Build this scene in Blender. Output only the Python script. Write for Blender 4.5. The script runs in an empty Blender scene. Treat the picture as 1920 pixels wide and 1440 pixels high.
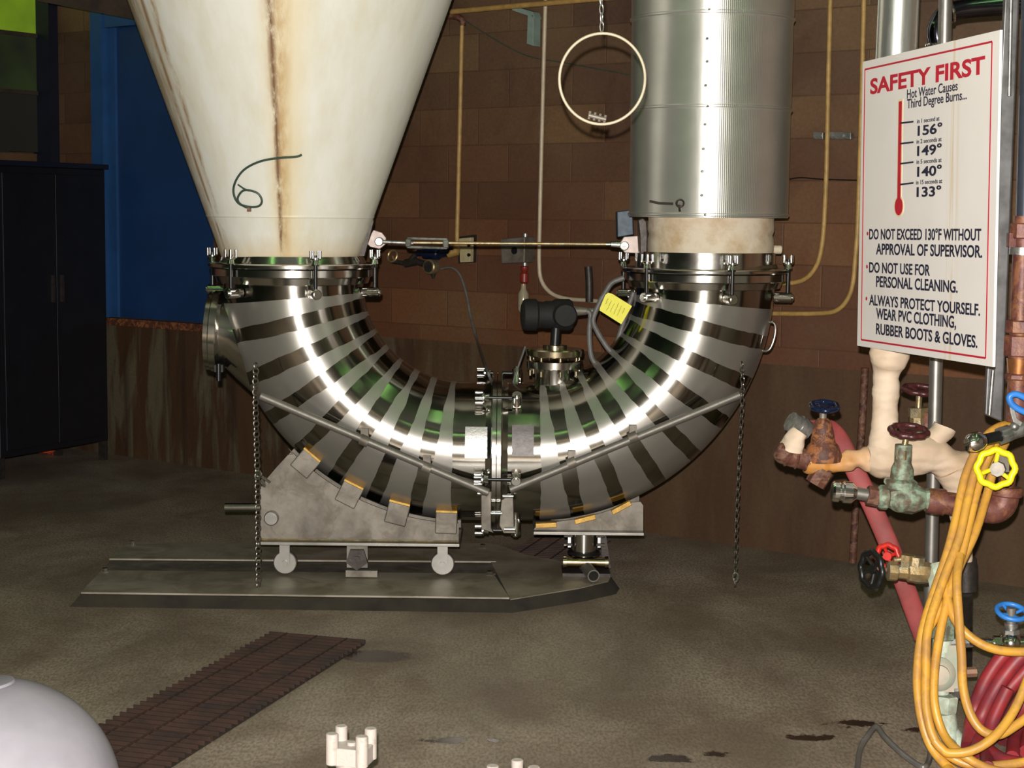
import bpy, bmesh, math, random
from mathutils import Vector, Matrix, Quaternion
V = Vector; R = math.radians; PI = math.pi
random.seed(7)
scn = bpy.context.scene
col = scn.collection

# ------------------------------------------------------------ camera, world, lights
FPX = 3200.0; PITCH = R(5.71); ROLL = R(0.6); CAMP = V((0, 0, 1.55))
cF = V((0, math.cos(PITCH), -math.sin(PITCH))); cU0 = V((0, math.sin(PITCH), math.cos(PITCH))); cR0 = V((1, 0, 0))
cR = cR0*math.cos(ROLL) + cU0*math.sin(ROLL); cU = cU0*math.cos(ROLL) - cR0*math.sin(ROLL)
cd = bpy.data.cameras.new('camera'); cam = bpy.data.objects.new('camera', cd); col.objects.link(cam)
cd.sensor_width = 36; cd.lens = FPX/1920*36; cd.clip_end = 100
m = Matrix.Identity(4)
for i in range(3):
    m[i][0] = cR[i]; m[i][1] = cU[i]; m[i][2] = -cF[i]; m[i][3] = CAMP[i]
cam.matrix_world = m
scn.camera = cam
vs = scn.view_settings
vs.view_transform = 'Standard'; vs.look = 'None'; vs.exposure = 0; vs.gamma = 1
w = bpy.data.worlds.new('world'); scn.world = w; w.use_nodes = True
w.node_tree.nodes['Background'].inputs[0].default_value = (.75, .95, .62, 1)
w.node_tree.nodes['Background'].inputs[1].default_value = .012
# the camera's own flash, just above the lens
fd = bpy.data.lights.new('flash', 'POINT'); fo = bpy.data.objects.new('flash', fd); col.objects.link(fo)
fo.location = (-.02, -.02, 1.64); fd.energy = 1750; fd.color = (1, .95, .9); fd.shadow_soft_size = .014

def at(px, py, Y):
    d = cF*FPX + cR*(px-960) + cU*(720-py)
    return CAMP + d*(Y/d.y)
def fl(px, py, z=0.0):
    d = cF*FPX + cR*(px-960) + cU*(720-py)
    return CAMP + d*((z-CAMP.z)/d.z)
WA = R(37.9)
WD = V((math.cos(WA), -math.sin(WA), 0)); WN = V((-math.sin(WA), -math.cos(WA), 0))
W0 = fl(1600, 1055)
def wl(px, py, off=0.0):
    d = cF*FPX + cR*(px-960) + cU*(720-py)
    p0 = W0 + WN*off
    return CAMP + d*((p0-CAMP).dot(WN)/d.dot(WN))
S = 7.1/FPX*1.003

# ------------------------------------------------------------ mesh builder
def perp(a):
    a = a.normalized(); t = V((0, 0, 1)) if abs(a.z) < .9 else V((1, 0, 0))
    u = a.cross(t).normalized(); return u, a.cross(u).normalized()
def spl(pts, n=8, closed=False):
    pts = [V(p) for p in pts]; out = []; N = len(pts)
    for i in range(N if closed else N-1):
        if closed: p0, p1, p2, p3 = pts[i-1], pts[i], pts[(i+1) % N], pts[(i+2) % N]
        else: p0, p1, p2, p3 = pts[max(i-1, 0)], pts[i], pts[i+1], pts[min(i+2, N-1)]
        for k in range(n):
            t = k/n
            out.append(.5*((2*p1)+(p2-p0)*t+(2*p0-5*p1+4*p2-p3)*t*t+(3*p1-p0-3*p2+p3)*t**3))
    if not closed: out.append(pts[-1])
    return out
class MB:
    def __init__(s): s.v = []; s.f = []
    def face(s, idx): s.f.append(tuple(idx))
    def ring(s, c, u, w_, r, n, ph=0):
        b = len(s.v)
        for i in range(n):
            a = 2*PI*i/n+ph; s.v.append(c + u*(r*math.cos(a)) + w_*(r*math.sin(a)))
        return b
    def bridge(s, a, b, n):
        for i in range(n):
            j = (i+1) % n; s.f.append((a+i, a+j, b+j, b+i))
    def lathe(s, prof, o, ax, n=32, ph=0, cap=True):
        o = V(o); ax = V(ax).normalized(); u, w_ = perp(ax); pr = None; first = None
        for r, h in prof:
            b = s.ring(o+ax*h, u, w_, max(r, 1e-5), n, ph)
            if pr is not None: s.bridge(pr, b, n)
            else: first = b
            pr = b
        if cap:
            s.f.append(tuple(first+i for i in reversed(range(n)))); s.f.append(tuple(pr+i for i in range(n)))
        return s
    def cyl(s, a, b, r, r2=None, n=24, cap=True, bev=0, ph=0):
        a = V(a); b = V(b); L = (b-a).length; r2 = r if r2 is None else r2
        pr = [(r, 0), (r2, L)]
        if bev: pr = [(r-bev, 0), (r, bev), (r2, L-bev), (r2-bev, L)]
        return s.lathe(pr, a, b-a, n, ph, cap)
    def pipe(s, a, b, r, t, n=32):           # open pipe with wall thickness
        a = V(a); b = V(b); L = (b-a).length
        return s.lathe([(r-t, 0), (r, 0), (r, L), (r-t, L), (r-t, 0)], a, b-a, n, 0, False)
    def tube(s, pts, r, n=10, closed=False, flat=1.0, up=None):
        pts = [V(p) for p in pts]; N = len(pts); pr = None; first = None; u = None
        for i, p in enumerate(pts):
            if closed: t = pts[(i+1) % N]-pts[i-1]
            else: t = pts[min(i+1, N-1)]-pts[max(i-1, 0)]
            t.normalize()
            if up is not None: u = up - t*up.dot(t)
            elif u is None: u = perp(t)[0]
            else: u = u - t*u.dot(t)
            u.normalize(); w_ = t.cross(u)
            rr = r[i] if isinstance(r, (list, tuple)) else r
            b = len(s.v)
            for k in range(n):
                a = 2*PI*k/n; s.v.append(p + u*(rr*math.cos(a)) + w_*(rr*flat*math.sin(a)))
            if pr is not None: s.bridge(pr, b, n)
            else: first = b
            pr = b
        if closed: s.bridge(pr, first, n)
        else:
            s.f.append(tuple(first+i for i in reversed(range(n)))); s.f.append(tuple(pr+i for i in range(n)))
        return s
    def torus(s, c, ax, Rr, r, N=40, n=10):
        c = V(c); u, w_ = perp(V(ax))
        return s.tube([c+u*(Rr*math.cos(2*PI*i/N))+w_*(Rr*math.sin(2*PI*i/N)) for i in range(N)], r, n, True)
    def box(s, c, size, M=None):
        c = V(c); b = len(s.v)
        for dx in (-.5, .5):
            for dy in (-.5, .5):
                for dz in (-.5, .5):
                    q = V((dx*size[0], dy*size[1], dz*size[2])); s.v.append(c + (M @ q if M else q))
        for f in ((0, 1, 3, 2), (4, 6, 7, 5), (0, 4, 5, 1), (2, 3, 7, 6), (0, 2, 6, 4), (1, 5, 7, 3)): s.f.append(tuple(b+i for i in f))
        return s
    def prism(s, poly, vec):
        b = len(s.v); n = len(poly); vec = V(vec)
        for p in poly: s.v.append(V(p))
        for p in poly: s.v.append(V(p)+vec)
        s.f.append(tuple(b+i for i in reversed(range(n)))); s.f.append(tuple(b+n+i for i in range(n)))
        for i in range(n): s.f.append((b+i, b+(i+1) % n, b+n+(i+1) % n, b+n+i))
        return s
    def sphere(s, c, r, sc=(1, 1, 1), n=24, k=14, lo=-90, hi=90):
        c = V(c); pr = None
        for i in range(k+1):
            t = R(lo+(hi-lo)*i/k); b = len(s.v)
            for j in range(n):
                a = 2*PI*j/n
                s.v.append(c+V((r*sc[0]*math.cos(t)*math.cos(a)+1e-6*math.cos(a), r*sc[1]*math.cos(t)*math.sin(a)+1e-6*math.sin(a), r*sc[2]*math.sin(t))))
            if pr is not None: s.bridge(pr, b, n)
            else: s.f.append(tuple(b+q for q in reversed(range(n))))
            pr = b
        s.f.append(tuple(pr+q for q in range(n)))
        return s
def wloc(o):
    p = V((0, 0, 0))
    while o is not None: p = p + o.location; o = o.parent
    return p
def obj(name, mb, mat, parent=None, origin=None, sharp=38, bevel=0):
    if parent is None and origin is None:
        lo = [min(v[i] for v in mb.v) for i in range(3)]; hi = [max(v[i] for v in mb.v) for i in range(3)]
        origin = V(((lo[0]+hi[0])/2, (lo[1]+hi[1])/2, lo[2]))
    base = wloc(parent)
    org = V(origin) if origin is not None else base
    me = bpy.data.meshes.new(name)
    me.from_pydata([tuple(v-org) for v in mb.v], [], mb.f); me.validate()
    bm = bmesh.new(); bm.from_mesh(me); bmesh.ops.recalc_face_normals(bm, faces=bm.faces); bm.to_mesh(me); bm.free()
    me.shade_smooth(); me.set_sharp_from_angle(angle=R(sharp))
    me.materials.append(mat)
    o = bpy.data.objects.new(name, me); col.objects.link(o)
    if parent: o.parent = parent
    o.location = org-base
    if bevel:
        md = o.modifiers.new('bevel', 'BEVEL'); md.width = bevel; md.segments = 2; md.limit_method = 'ANGLE'; md.harden_normals = True
    return o
from mathutils import noise as mnoise
def wrinkle(o, amp, fr):
    for v in o.data.vertices:
        q = v.co*fr; v.co += mnoise.noise_vector(q)*amp + mnoise.noise_vector(q*V((1, 1, 3.1)))*amp*.6
    return o
def tag(o, label, cat, group=None, kind=None):
    if label: o['label'] = label
    if cat: o['category'] = cat
    if group: o['group'] = group
    if kind: o['kind'] = kind
    return o
def thing(name, label, cat, loc=(0, 0, 0), group=None):
    o = bpy.data.objects.new(name, None); col.objects.link(o); o.location = loc; o.empty_display_size = .05
    return tag(o, label, cat, group)
def struct(name, mb, mat, parent=None, **k):
    o = obj(name, mb, mat, parent, **k)
    if parent is None: o['kind'] = 'structure'
    return o
def copy_tree(o, parent=None):
    c = o.copy(); col.objects.link(c); c.parent = parent
    for ch in o.children: copy_tree(ch, c)
    return c

# ------------------------------------------------------------ materials
class NT:
    def __init__(s, name):
        s.m = bpy.data.materials.new(name); s.m.use_nodes = True; s.t = s.m.node_tree
        s.b = s.t.nodes['Principled BSDF']
    def n(s, typ, **kw):
        nd = s.t.nodes.new(typ)
        for k, v in kw.items():
            if k in ('ins',): 
                for a, b in v.items(): s.set(nd.inputs[a], b)
            else: setattr(nd, k, v)
        return nd
    def set(s, sock, v):
        if isinstance(v, bpy.types.NodeSocket): s.t.links.new(v, sock)
        else: sock.default_value = v
    def math(s, op, a, b=None, c=None, clamp=False):
        nd = s.t.nodes.new('ShaderNodeMath'); nd.operation = op; nd.use_clamp = clamp
        s.set(nd.inputs[0], a)
        if b is not None: s.set(nd.inputs[1], b)
        if c is not None: s.set(nd.inputs[2], c)
        return nd.outputs[0]
    def mix(s, f, a, b, blend='MIX'):
        nd = s.t.nodes.new('ShaderNodeMix'); nd.data_type = 'RGBA'; nd.blend_type = blend
        s.set(nd.inputs[0], f); s.set(nd.inputs[6], c4(a)); s.set(nd.inputs[7], c4(b)); return nd.outputs[2]
    def ramp(s, f, lo, hi):
        nd = s.t.nodes.new('ShaderNodeMapRange'); s.set(nd.inputs[0], f); nd.inputs[1].default_value = lo; nd.inputs[2].default_value = hi
        return nd.outputs[0]
    def obj(s): return s.n('ShaderNodeTexCoord').outputs['Object']
    def mapp(s, vec, scale=(1, 1, 1), rot=(0, 0, 0), loc=(0, 0, 0)):
        nd = s.t.nodes.new('ShaderNodeMapping'); s.set(nd.inputs[0], vec); nd.inputs[1].default_value = loc; nd.inputs[2].default_value = rot; nd.inputs[3].default_value = scale
        return nd.outputs[0]
    def noise(s, vec, scale, detail=4, rough=.55, dist=0):
        nd = s.n('ShaderNodeTexNoise'); s.set(nd.inputs['Vector'], vec); nd.inputs['Scale'].default_value = scale
        nd.inputs['Detail'].default_value = detail; nd.inputs['Roughness'].default_value = rough; nd.inputs['Distortion'].default_value = dist
        return nd.outputs[0]
    def bump(s, h, strength, dist=.01):
        nd = s.n('ShaderNodeBump'); s.set(nd.inputs['Height'], h); nd.inputs['Strength'].default_value = strength; nd.inputs['Distance'].default_value = dist
        s.set(s.b.inputs['Normal'], nd.outputs[0])
    def out(s, color=None, rough=None, metal=None):
        if color is not None: s.set(s.b.inputs['Base Color'], c4(color))
        if rough is not None: s.set(s.b.inputs['Roughness'], rough)
        if metal is not None: s.set(s.b.inputs['Metallic'], metal)
        return s.m
def c4(c):
    if isinstance(c, tuple) and len(c) == 3: return (*c, 1)
    return c
def simple(name, color, rough=.5, metal=0.0, var=.25, scale=14, second=None, bump=0.0, aniso=0, lohi=(.38, .66), stretch=(1, 1, 1), grime=0, gcol=(.02, .014, .01)):
    t = NT(name); co = t.mapp(t.obj(), stretch)
    f = t.ramp(t.noise(co, scale, 5, .6), *lohi)
    sec = second if second else tuple(c*(1-var) for c in color)
    c = t.mix(f, color, sec)
    if grime: c = t.mix(t.math('MULTIPLY', t.ramp(t.noise(co, scale*1.1, 6, .7, .8), .48, .6), grime), c, gcol)
    rr = t.math('ADD', t.math('MULTIPLY', t.noise(co, scale*2.3, 3), .16), rough-.08, clamp=True)
    if bump: t.bump(t.noise(co, scale*3, 5, .65), bump, .004)
    if aniso: t.b.inputs['Anisotropic'].default_value = aniso
    return t.out(c, rr, metal)
M = {}
M['polished'] = simple('polished_steel', (.62, .6, .56), .16, 1, .1, 5)
M['chrome'] = simple('chrome', (.8, .8, .8), .12, 1, .05)
M['steel'] = simple('satin_steel', (.3, .285, .26), .4, .8, .25, 9)
M['dull'] = simple('dull_steel', (.23, .205, .17), .55, .5, .45, 9, bump=.1, grime=.5, gcol=(.1, .08, .055))
M['galv'] = simple('galvanised', (.38, .38, .36), .4, .8, .25, 25, bump=.1, grime=.4)
M['black'] = simple('black_metal', (.012, .012, .012), .35, .2, .3, 30)
M['blackpaint'] = simple('black_textured_paint', (.003, .003, .003), .75, 0, .3, 60, bump=.2)
M['dark'] = simple('dark_iron', (.06, .05, .045), .5, .6, .4, 30, bump=.2)
M['rust'] = simple('rusty_iron', (.12, .04, .022), .65, .1, .5, 22, second=(.045, .016, .012), bump=.5, grime=.7, gcol=(.24, .13, .08))
M['rustpipe'] = simple('rusty_brown_pipe', (.17, .06, .045), .5, .15, .5, 16, second=(.07, .02, .018), bump=.35, grime=.6, gcol=(.3, .13, .05))
M['orangerust'] = simple('orange_rust', (.1, .035, .02), .6, 0, .5, 30, second=(.05, .018, .014), bump=.5, grime=.9, gcol=(.3, .11, .035))
M['brass'] = simple('aged_brass', (.42, .29, .13), .38, .7, .4, 26, second=(.2, .16, .1), bump=.25, grime=.5, gcol=(.35, .37, .28))
M['verdigris'] = simple('verdigris_bronze', (.23, .31, .22), .6, .15, .4, 35, second=(.1, .1, .07), bump=.3, lohi=(.42, .58), grime=.6, gcol=(.16, .1, .06))
M['mint'] = simple('pale_green_paint', (.52, .62, .5), .5, 0, .3, 22, second=(.36, .42, .33), bump=.35, grime=.45, gcol=(.3, .25, .18))
M['wheelred'] = simple('dark_red_enamel', (.075, .018, .02), .35, .1, .4, 40, bump=.15)
M['wheelblue'] = simple('dark_blue_enamel', (.006, .012, .04), .22, .1, .4, 40)
M['blue'] = simple('bright_blue_paint', (.03, .2, .62), .4, 0, .2, 30)
M['yellow'] = simple('yellow_paint', (.83, .72, .01), .4, 0, .1, 30)
M['red'] = simple('red_paint', (.55, .02, .012), .4, 0, .3, 40)
M['hoseyel'] = simple('yellow_hose_rubber', (.6, .31, .035), .42, 0, .25, 9, second=(.45, .23, .05), grime=.5, gcol=(.3, .15, .06), bump=.05)
M['hosered'] = simple('red_hose_rubber', (.28, .02, .025), .5, 0, .35, 12, second=(.16, .015, .02), grime=.4, gcol=(.12, .03, .05))
M['hosepink'] = simple('faded_red_hose', (.3, .05, .048), .65, 0, .3, 12, grime=.3, gcol=(.2, .06, .05))
M['cable'] = simple('grey_cable', (.12, .115, .11), .5, 0, .3, 30)
M['cablegreen'] = simple('green_cable', (.04, .07, .05), .5, 0, .3, 30)
M['yelpipe'] = simple('yellow_pipe_paint', (.42, .26, .08), .5, 0, .3, 20)
M['beigepipe'] = simple('cream_conduit', (.5, .42, .3), .5, .1, .15, 20)
M['beige'] = simple('beige_cover', (.42, .36, .2), .5, 0, .2, 20)
M['tag'] = simple('yellow_tag', (.72, .68, .01), .5, 0, .08, 20)
M['ink'] = simple('ink', (.02, .02, .03), .6, 0, 0)
M['signink'] = simple('sign_dark_blue_ink', (.012, .012, .035), .5, 0, 0)
M['signred'] = simple('sign_red_ink', (.5, .008, .03), .5, 0, .1)
M['signyel'] = simple('sign_pale_yellow', (.8, .68, .42), .5, 0, .1)
M['teal'] = simple('pale_teal_paint', (.2, .27, .23), .6, 0, .2, 20)
M['whitepaint'] = simple('chipped_white_paint', (.42, .37, .33), .45, 0, .1, 40, second=(.25, .2, .15), bump=.25, lohi=(.55, .8))
M['bluebox'] = simple('blue_grey_box', (.035, .07, .11), .5, 0, .3, 20)
M['locker'] = simple('dark_navy_locker', (.006, .006, .01), .5, .1, .3, 6)
M['navy'] = simple('navy_column_paint', (.005, .008, .02), .5, 0, .3, 6)
M['darkbeam'] = simple('brown_beam', (.05, .032, .022), .7, 0, .5, 9)
M['orange'] = simple('orange_rag', (.6, .07, .02), .9, 0, .3, 40)
M['gasket'] = simple('amber_gasket', (.62, .36, .06), .4, .2, .4, 30)
M['lens'] = simple('cloudy_glass', (.35, .3, .2), .2, .1, .3, 10)

# silver jacket with fine vertical corrugation
t = NT('corrugated_aluminium'); co = t.n('ShaderNodeTexCoord').outputs['Object']
sx = t.n('ShaderNodeSeparateXYZ', ins={0: co})
ang = t.math('ARCTAN2', sx.outputs[0], sx.outputs[1])
wv = t.math('SINE', t.math('MULTIPLY', ang, 260.0))
sm = t.noise(t.mapp(co, (9, 9, 1.2)), 1.4, 3)
right = t.ramp(t.math('MULTIPLY', sx.outputs[0], 1.0), -.02, .03)
t.bump(t.math('ADD', t.math('MULTIPLY', t.math('MULTIPLY', wv, .3), right), t.math('MULTIPLY', sm, 1.5)), .25, .002)
tg = t.n('ShaderNodeTangent', direction_type='RADIAL', axis='Z'); t.set(t.b.inputs['Tangent'], tg.outputs[0])
t.b.inputs['Anisotropic'].default_value = .8; t.b.inputs['Anisotropic Rotation'].default_value = .25
M['jacket'] = t.out(t.mix(t.ramp(t.noise(co, 6, 4), .3, .7), (.86, .86, .82), (.74, .74, .7)), .38, .86)
# stainless elbow: brushed segments between polished ground seams
def elbow_mat(name, s):
    t = NT(name); co = t.obj(); sx = t.n('ShaderNodeSeparateXYZ', ins={0: co})
    x = t.math('MULTIPLY', sx.outputs[0], -float(s)); z = t.math('MULTIPLY', sx.outputs[2], -1.0)
    a = t.math('ARCTAN2', x, z)
    rad = t.math('SQRT', t.math('ADD', t.math('MULTIPLY', x, x), t.math('MULTIPLY', z, z)))
    st = R(10.7)
    q = t.math('DIVIDE', t.math('SUBTRACT', a, R(.9)), st)
    fr = t.math('ABSOLUTE', t.math('SUBTRACT', q, t.math('ROUND', q)))
    wob = t.math('MULTIPLY', t.math('SUBTRACT', t.noise(co, 9, 2), .5), .02)
    d = t.math('ADD', t.math('MULTIPLY', t.math('MULTIPLY', fr, st), rad), wob)
    band = t.math('LESS_THAN', d, .029)
    ends = t.math('MAXIMUM', t.math('LESS_THAN', a, R(2.4)), t.math('GREATER_THAN', a, R(84)))
    mk = t.math('MAXIMUM', band, ends)
    gr = t.noise(t.mapp(co, (1, 1, 1)), 40, 4)
    colr = t.mix(mk, t.mix(t.ramp(t.noise(co, 7, 4), .3, .7), (.6, .58, .54), (.5, .48, .45)), t.mix(t.ramp(t.noise(co, 4, 3), .3, .7), (.36, .34, .3), (.28, .265, .235)))
    ro = t.math('ADD', t.math('MULTIPLY', t.math('SUBTRACT', 1.0, mk), .25), t.math('ADD', .12, t.math('MULTIPLY', gr, .05)))
    t.set(t.b.inputs['Anisotropic'], t.math('SUBTRACT', .82, t.math('MULTIPLY', mk, .3)))
    tg = t.n('ShaderNodeTangent', direction_type='UV_MAP', uv_map='UVMap')
    t.set(t.b.inputs['Tangent'], tg.outputs[0])
    t.b.inputs['Anisotropic Rotation'].default_value = 0.0
    t.bump(t.noise(co, 5, 2), .04, .02)
    return t.out(colr, ro, t.math('SUBTRACT', 1.0, t.math('MULTIPLY', t.math('SUBTRACT', 1.0, mk), .16)))
M['elbowL'] = elbow_mat('brushed_elbow_steel', 1); M['elbowR'] = elbow_mat('brushed_elbow_steel', -1)
# hopper paint
t = NT('stained_white_hopper_paint'); co = t.obj(); sx = t.n('ShaderNodeSeparateXYZ', ins={0: co})
ang = t.math('ARCTAN2', sx.outputs[0], t.math('MULTIPLY', sx.outputs[1], -1.0))       # 0 faces the camera
n1 = t.noise(t.mapp(co, (1, 1, .25)), 9, 5, .65); n2 = t.noise(t.mapp(co, (8, 8, .5)), 3.2, 5, .7); n3 = t.noise(co, 2.2, 3)
def streak(a0, wd, lo, hi, amp=.05):
    d = t.math('ABSOLUTE', t.math('SUBTRACT', t.math('ADD', ang, t.math('MULTIPLY', t.math('SUBTRACT', n3, .5), amp)), a0))
    band = t.math('SUBTRACT', 1.0, t.ramp(d, 0.0, wd))
    return t.math('MULTIPLY', band, t.ramp(n2, lo, hi), clamp=True)
base = t.mix(t.ramp(n1, .4, .75), (.72, .72, .66), (.64, .61, .49))
yel = t.math('SUBTRACT', 1.0, t.ramp(t.math('ABSOLUTE', t.math('SUBTRACT', ang, .09)), .02, .22))
c = t.mix(t.math('MULTIPLY', yel, .75), base, (.68, .56, .32))
c = t.mix(t.math('MULTIPLY', streak(.05, .11, .3, .6), .85), c, (.42, .24, .07))
c = t.mix(streak(.012, .035, .35, .52, .03), c, (.14, .06, .02))
c = t.mix(t.math('MULTIPLY', t.ramp(t.math('MULTIPLY', ang, -1.0), .85, 1.15), t.ramp(n2, .3, .62)), c, (.45, .31, .16))
c = t.mix(streak(-.86, .05, .4, .6), c, (.35, .22, .1))
c = t.mix(streak(-.98, .04, .3, .5), c, (.3, .18, .08))
edge = t.math('SUBTRACT', 1.0, t.ramp(t.math('ADD', sx.outputs[2], t.math('MULTIPLY', n2, .08)), .03, .14))
c = t.mix(t.math('MULTIPLY', edge, .8), c, (.55, .42, .24))
t.bump(n1, .08, .01)
M['hopper'] = t.out(c, .42, 0)
# cloth / plaster insulation
t = NT('stained_insulation_cloth'); co = t.obj(); n1 = t.noise(co, 8, 5, .65); n2 = t.noise(t.mapp(co, (1, 1, 4)), 10, 4)
c = t.mix(t.ramp(n1, .45, .7), (.62, .54, .42), (.46, .34, .2)); t.bump(n2, .35, .012)
M['insul'] = t.out(c, .75, 0)
t = NT('pipe_lagging_cloth'); co = t.obj(); n1 = t.noise(co, 6, 4); wv = t.n('ShaderNodeTexWave', bands_direction='Z', ins={'Vector': co, 'Scale': 9.0, 'Distortion': 6.0, 'Detail': 3.0})
c = t.mix(t.ramp(n1, .4, .7), (.62, .5, .38), (.5, .36, .24)); t.bump(wv.outputs['Fac'], .35, .006)
M['lag'] = t.out(c, .75, 0)
t = NT('rust_soaked_lagging'); co = t.obj(); sx = t.n('ShaderNodeSeparateXYZ', ins={0: co}); n1 = t.noise(co, 14, 5, .65)
f = t.math('ADD', t.ramp(sx.outputs[0], .14, -.06), t.math('MULTIPLY', t.math('SUBTRACT', n1, .5), 1.0), clamp=True)
c = t.mix(f, (.6, .47, .34), (.5, .22, .045))
f2 = t.math('GREATER_THAN', t.math('ADD', t.math('ADD', t.math('MULTIPLY', sx.outputs[0], -4.5), t.math('MULTIPLY', sx.outputs[2], 6.0)), t.math('MULTIPLY', n1, 1.2)), 1.13)
c = t.mix(f2, c, (.11, .035, .025)); t.bump(n1, .4, .008)
M['lagrust'] = t.out(c, .65, 0)
# wall
def wall_mat(name, base, second, mort, streaky, lw=.87):
    t = NT(name); uv = t.n('ShaderNodeTexCoord').outputs['UV']
    sx = t.n('ShaderNodeSeparateXYZ', ins={0: uv})
    br = t.n('ShaderNodeTexBrick', offset=.5, ins={'Vector': uv, 'Scale': 1.0, 'Mortar Size': .005, 'Mortar Smooth': 1.0, 'Brick Width': .4, 'Row Height': .19, 'Color1': (1.15, 1.1, .95, 1), 'Color2': (.66, .58, .64, 1), 'Mortar': (.62, .56, .5, 1)})
    vn = t.mapp(uv, (3.5, .6, 1)); n1 = t.noise(vn, .9, 4, .6, .6); n2 = t.noise(uv, 1.1, 5, .6); n3 = t.noise(uv, 60, 3)
    c = t.mix(t.ramp(n2, .35, .65), base, second)
    c = t.mix(t.math('MULTIPLY', t.ramp(t.noise(uv, 2.3, 6, .65, .7), .5, .68), .7), c, (.07, .036, .02))
    low = t.ramp(sx.outputs[1], 2.4, .5)
    c = t.mix(t.math('MULTIPLY', low, t.ramp(n2, .2, .55)), c, (.16, .055, .018))
    cb = t.mix(.9, c, br.outputs['Color'], 'MULTIPLY')
    cl = t.mix(t.ramp(n1, .38, .62), streaky[0], streaky[1])
    cl = t.mix(t.ramp(t.noise(t.mapp(uv, (2.5, .7, 1)), 1.0, 5, .65), .5, .72), cl, streaky[2])
    cl = t.mix(t.math('MULTIPLY', t.ramp(t.noise(t.mapp(uv, (5, .8, 1)), 1.3, 5, .6, .5), .5, .6), t.ramp(sx.outputs[0], -1.6, -3.2)), cl, (.12, .1, .06))
    cl = t.mix(t.math('MULTIPLY', t.math('MULTIPLY', t.ramp(t.noise(t.mapp(uv, (9, .5, 1)), 1.0, 3), .52, .66), t.ramp(sx.outputs[0], -1.6, -3.2)), .75), cl, (.03, .016, .01))
    isl = t.math('LESS_THAN', sx.outputs[1], lw)
    c = t.mix(isl, cb, cl)
    c = t.mix(t.math('MULTIPLY', t.ramp(n3, .3, .7), .25), c, (.02, .01, .005))
    h = t.math('ADD', t.math('MULTIPLY', t.math('MULTIPLY', br.outputs['Fac'], -1.0), t.math('SUBTRACT', 1.0, isl)), t.math('MULTIPLY', n3, .25))
    t.bump(h, .35, .005)
    return t.out(c, .62, 0)
M['wall'] = wall_mat('rust_stained_block_wall', (.155, .098, .05), (.105, .06, .036), 0, ((.085, .042, .017), (.06, .027, .011), (.09, .055, .026)))
# floor
t = NT('worn_concrete_floor'); co = t.n('ShaderNodeTexCoord').outputs['UV']
n1 = t.noise(t.mapp(co, (1, .6, 1)), 1.3, 7, .62, .4); n2 = t.noise(t.mapp(co, (1, .55, 1)), 3.2, 8, .68, .5); n3 = t.noise(t.mapp(co, (1, .4, 1)), 110, 3)
c = t.mix(t.ramp(n1, .4, .62), (.2, .155, .113), (.39, .32, .245))
c = t.mix(t.math('MULTIPLY', t.ramp(n2, .45, .75), .7), c, (.15, .088, .06))
c = t.mix(t.math('MULTIPLY', t.ramp(n2, .4, .2), .4), c, (.36, .32, .26))
c = t.mix(t.math('MULTIPLY', t.ramp(n3, .4, .62), .55), c, (.1, .075, .05))
wet = None
sx = t.n('ShaderNodeSeparateXYZ', ins={0: co}); nw = t.noise(co, 17, 4, .7)
for (px, py, rx, ry, thr) in ((705, 1230, .14, .09, -1.0), (835, 1388, .07, .05, .5), (925, 1387, .03, .03, .45), (1250, 1421, .07, .045, .3), (1345, 1413, .04, .03, .3), (1615, 1357, .11, .045, .45), (1520, 1383, .12, .04, .62), (1712, 1368, .04, .03, .3)):
    p = fl(px, py)
    dx = t.math('DIVIDE', t.math('SUBTRACT', sx.outputs[0], p.x), rx); dy = t.math('DIVIDE', t.math('SUBTRACT', sx.outputs[1], p.y), ry)
    d = t.math('SQRT', t.math('ADD', t.math('MULTIPLY', dx, dx), t.math('MULTIPLY', dy, dy)))
    f = t.ramp(t.math('ADD', d, t.math('MULTIPLY', t.math('SUBTRACT', nw, .5), 1.0 if thr < 0 else 3.2)), 1.0-max(thr, 0)*.3, .75-max(thr, 0)*.3)
    wet = f if wet is None else t.math('MAXIMUM', wet, f)
c = t.mix(wet, c, (.035, .022, .016))
t.bump(t.math('ADD', n2, t.math('MULTIPLY', n3, .3)), .25, .006)
M['floor'] = t.out(c, t.math('SUBTRACT', .55, t.math('MULTIPLY', wet, .3)), 0)
M['bluedoor'] = simple('blue_shutter_paint', (.009, .042, .14), .5, 0, .25, 2)
M['blueframe'] = simple('blue_frame_paint', (.016, .075, .22), .5, 0, .2, 6)
M['platform'] = simple('worn_stainless_plate', (.33, .285, .225), .5, .15, .3, 4, second=(.22, .19, .14), bump=.08, grime=.5, gcol=(.13, .1, .065))
M['rodsteel'] = simple('grey_rod_steel', (.2, .185, .16), .5, .5, .2, 20)
M['platside'] = simple('grimy_plate_edge', (.028, .022, .013), .95, 0, .4, 9, second=(.014, .011, .008))
M['grate'] = simple('rusty_grating', (.045, .021, .012), .7, .2, .5, 8, second=(.02, .012, .009), bump=.3)
M['pit'] = simple('drain_pit', (.03, .018, .01), .9, 0, .5, 10)
M['ceil'] = simple('dark_ceiling', (.03, .035, .025), .8, 0, .3, 2)
M['roomwall'] = simple('dim_side_wall', (.1, .09, .06), .7, 0, .4, 1.5)
M['lidwhite'] = simple('lavender_white_gelcoat', (.29, .275, .31), .4, 0, .3, 5, lohi=(.3, .75))
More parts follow.
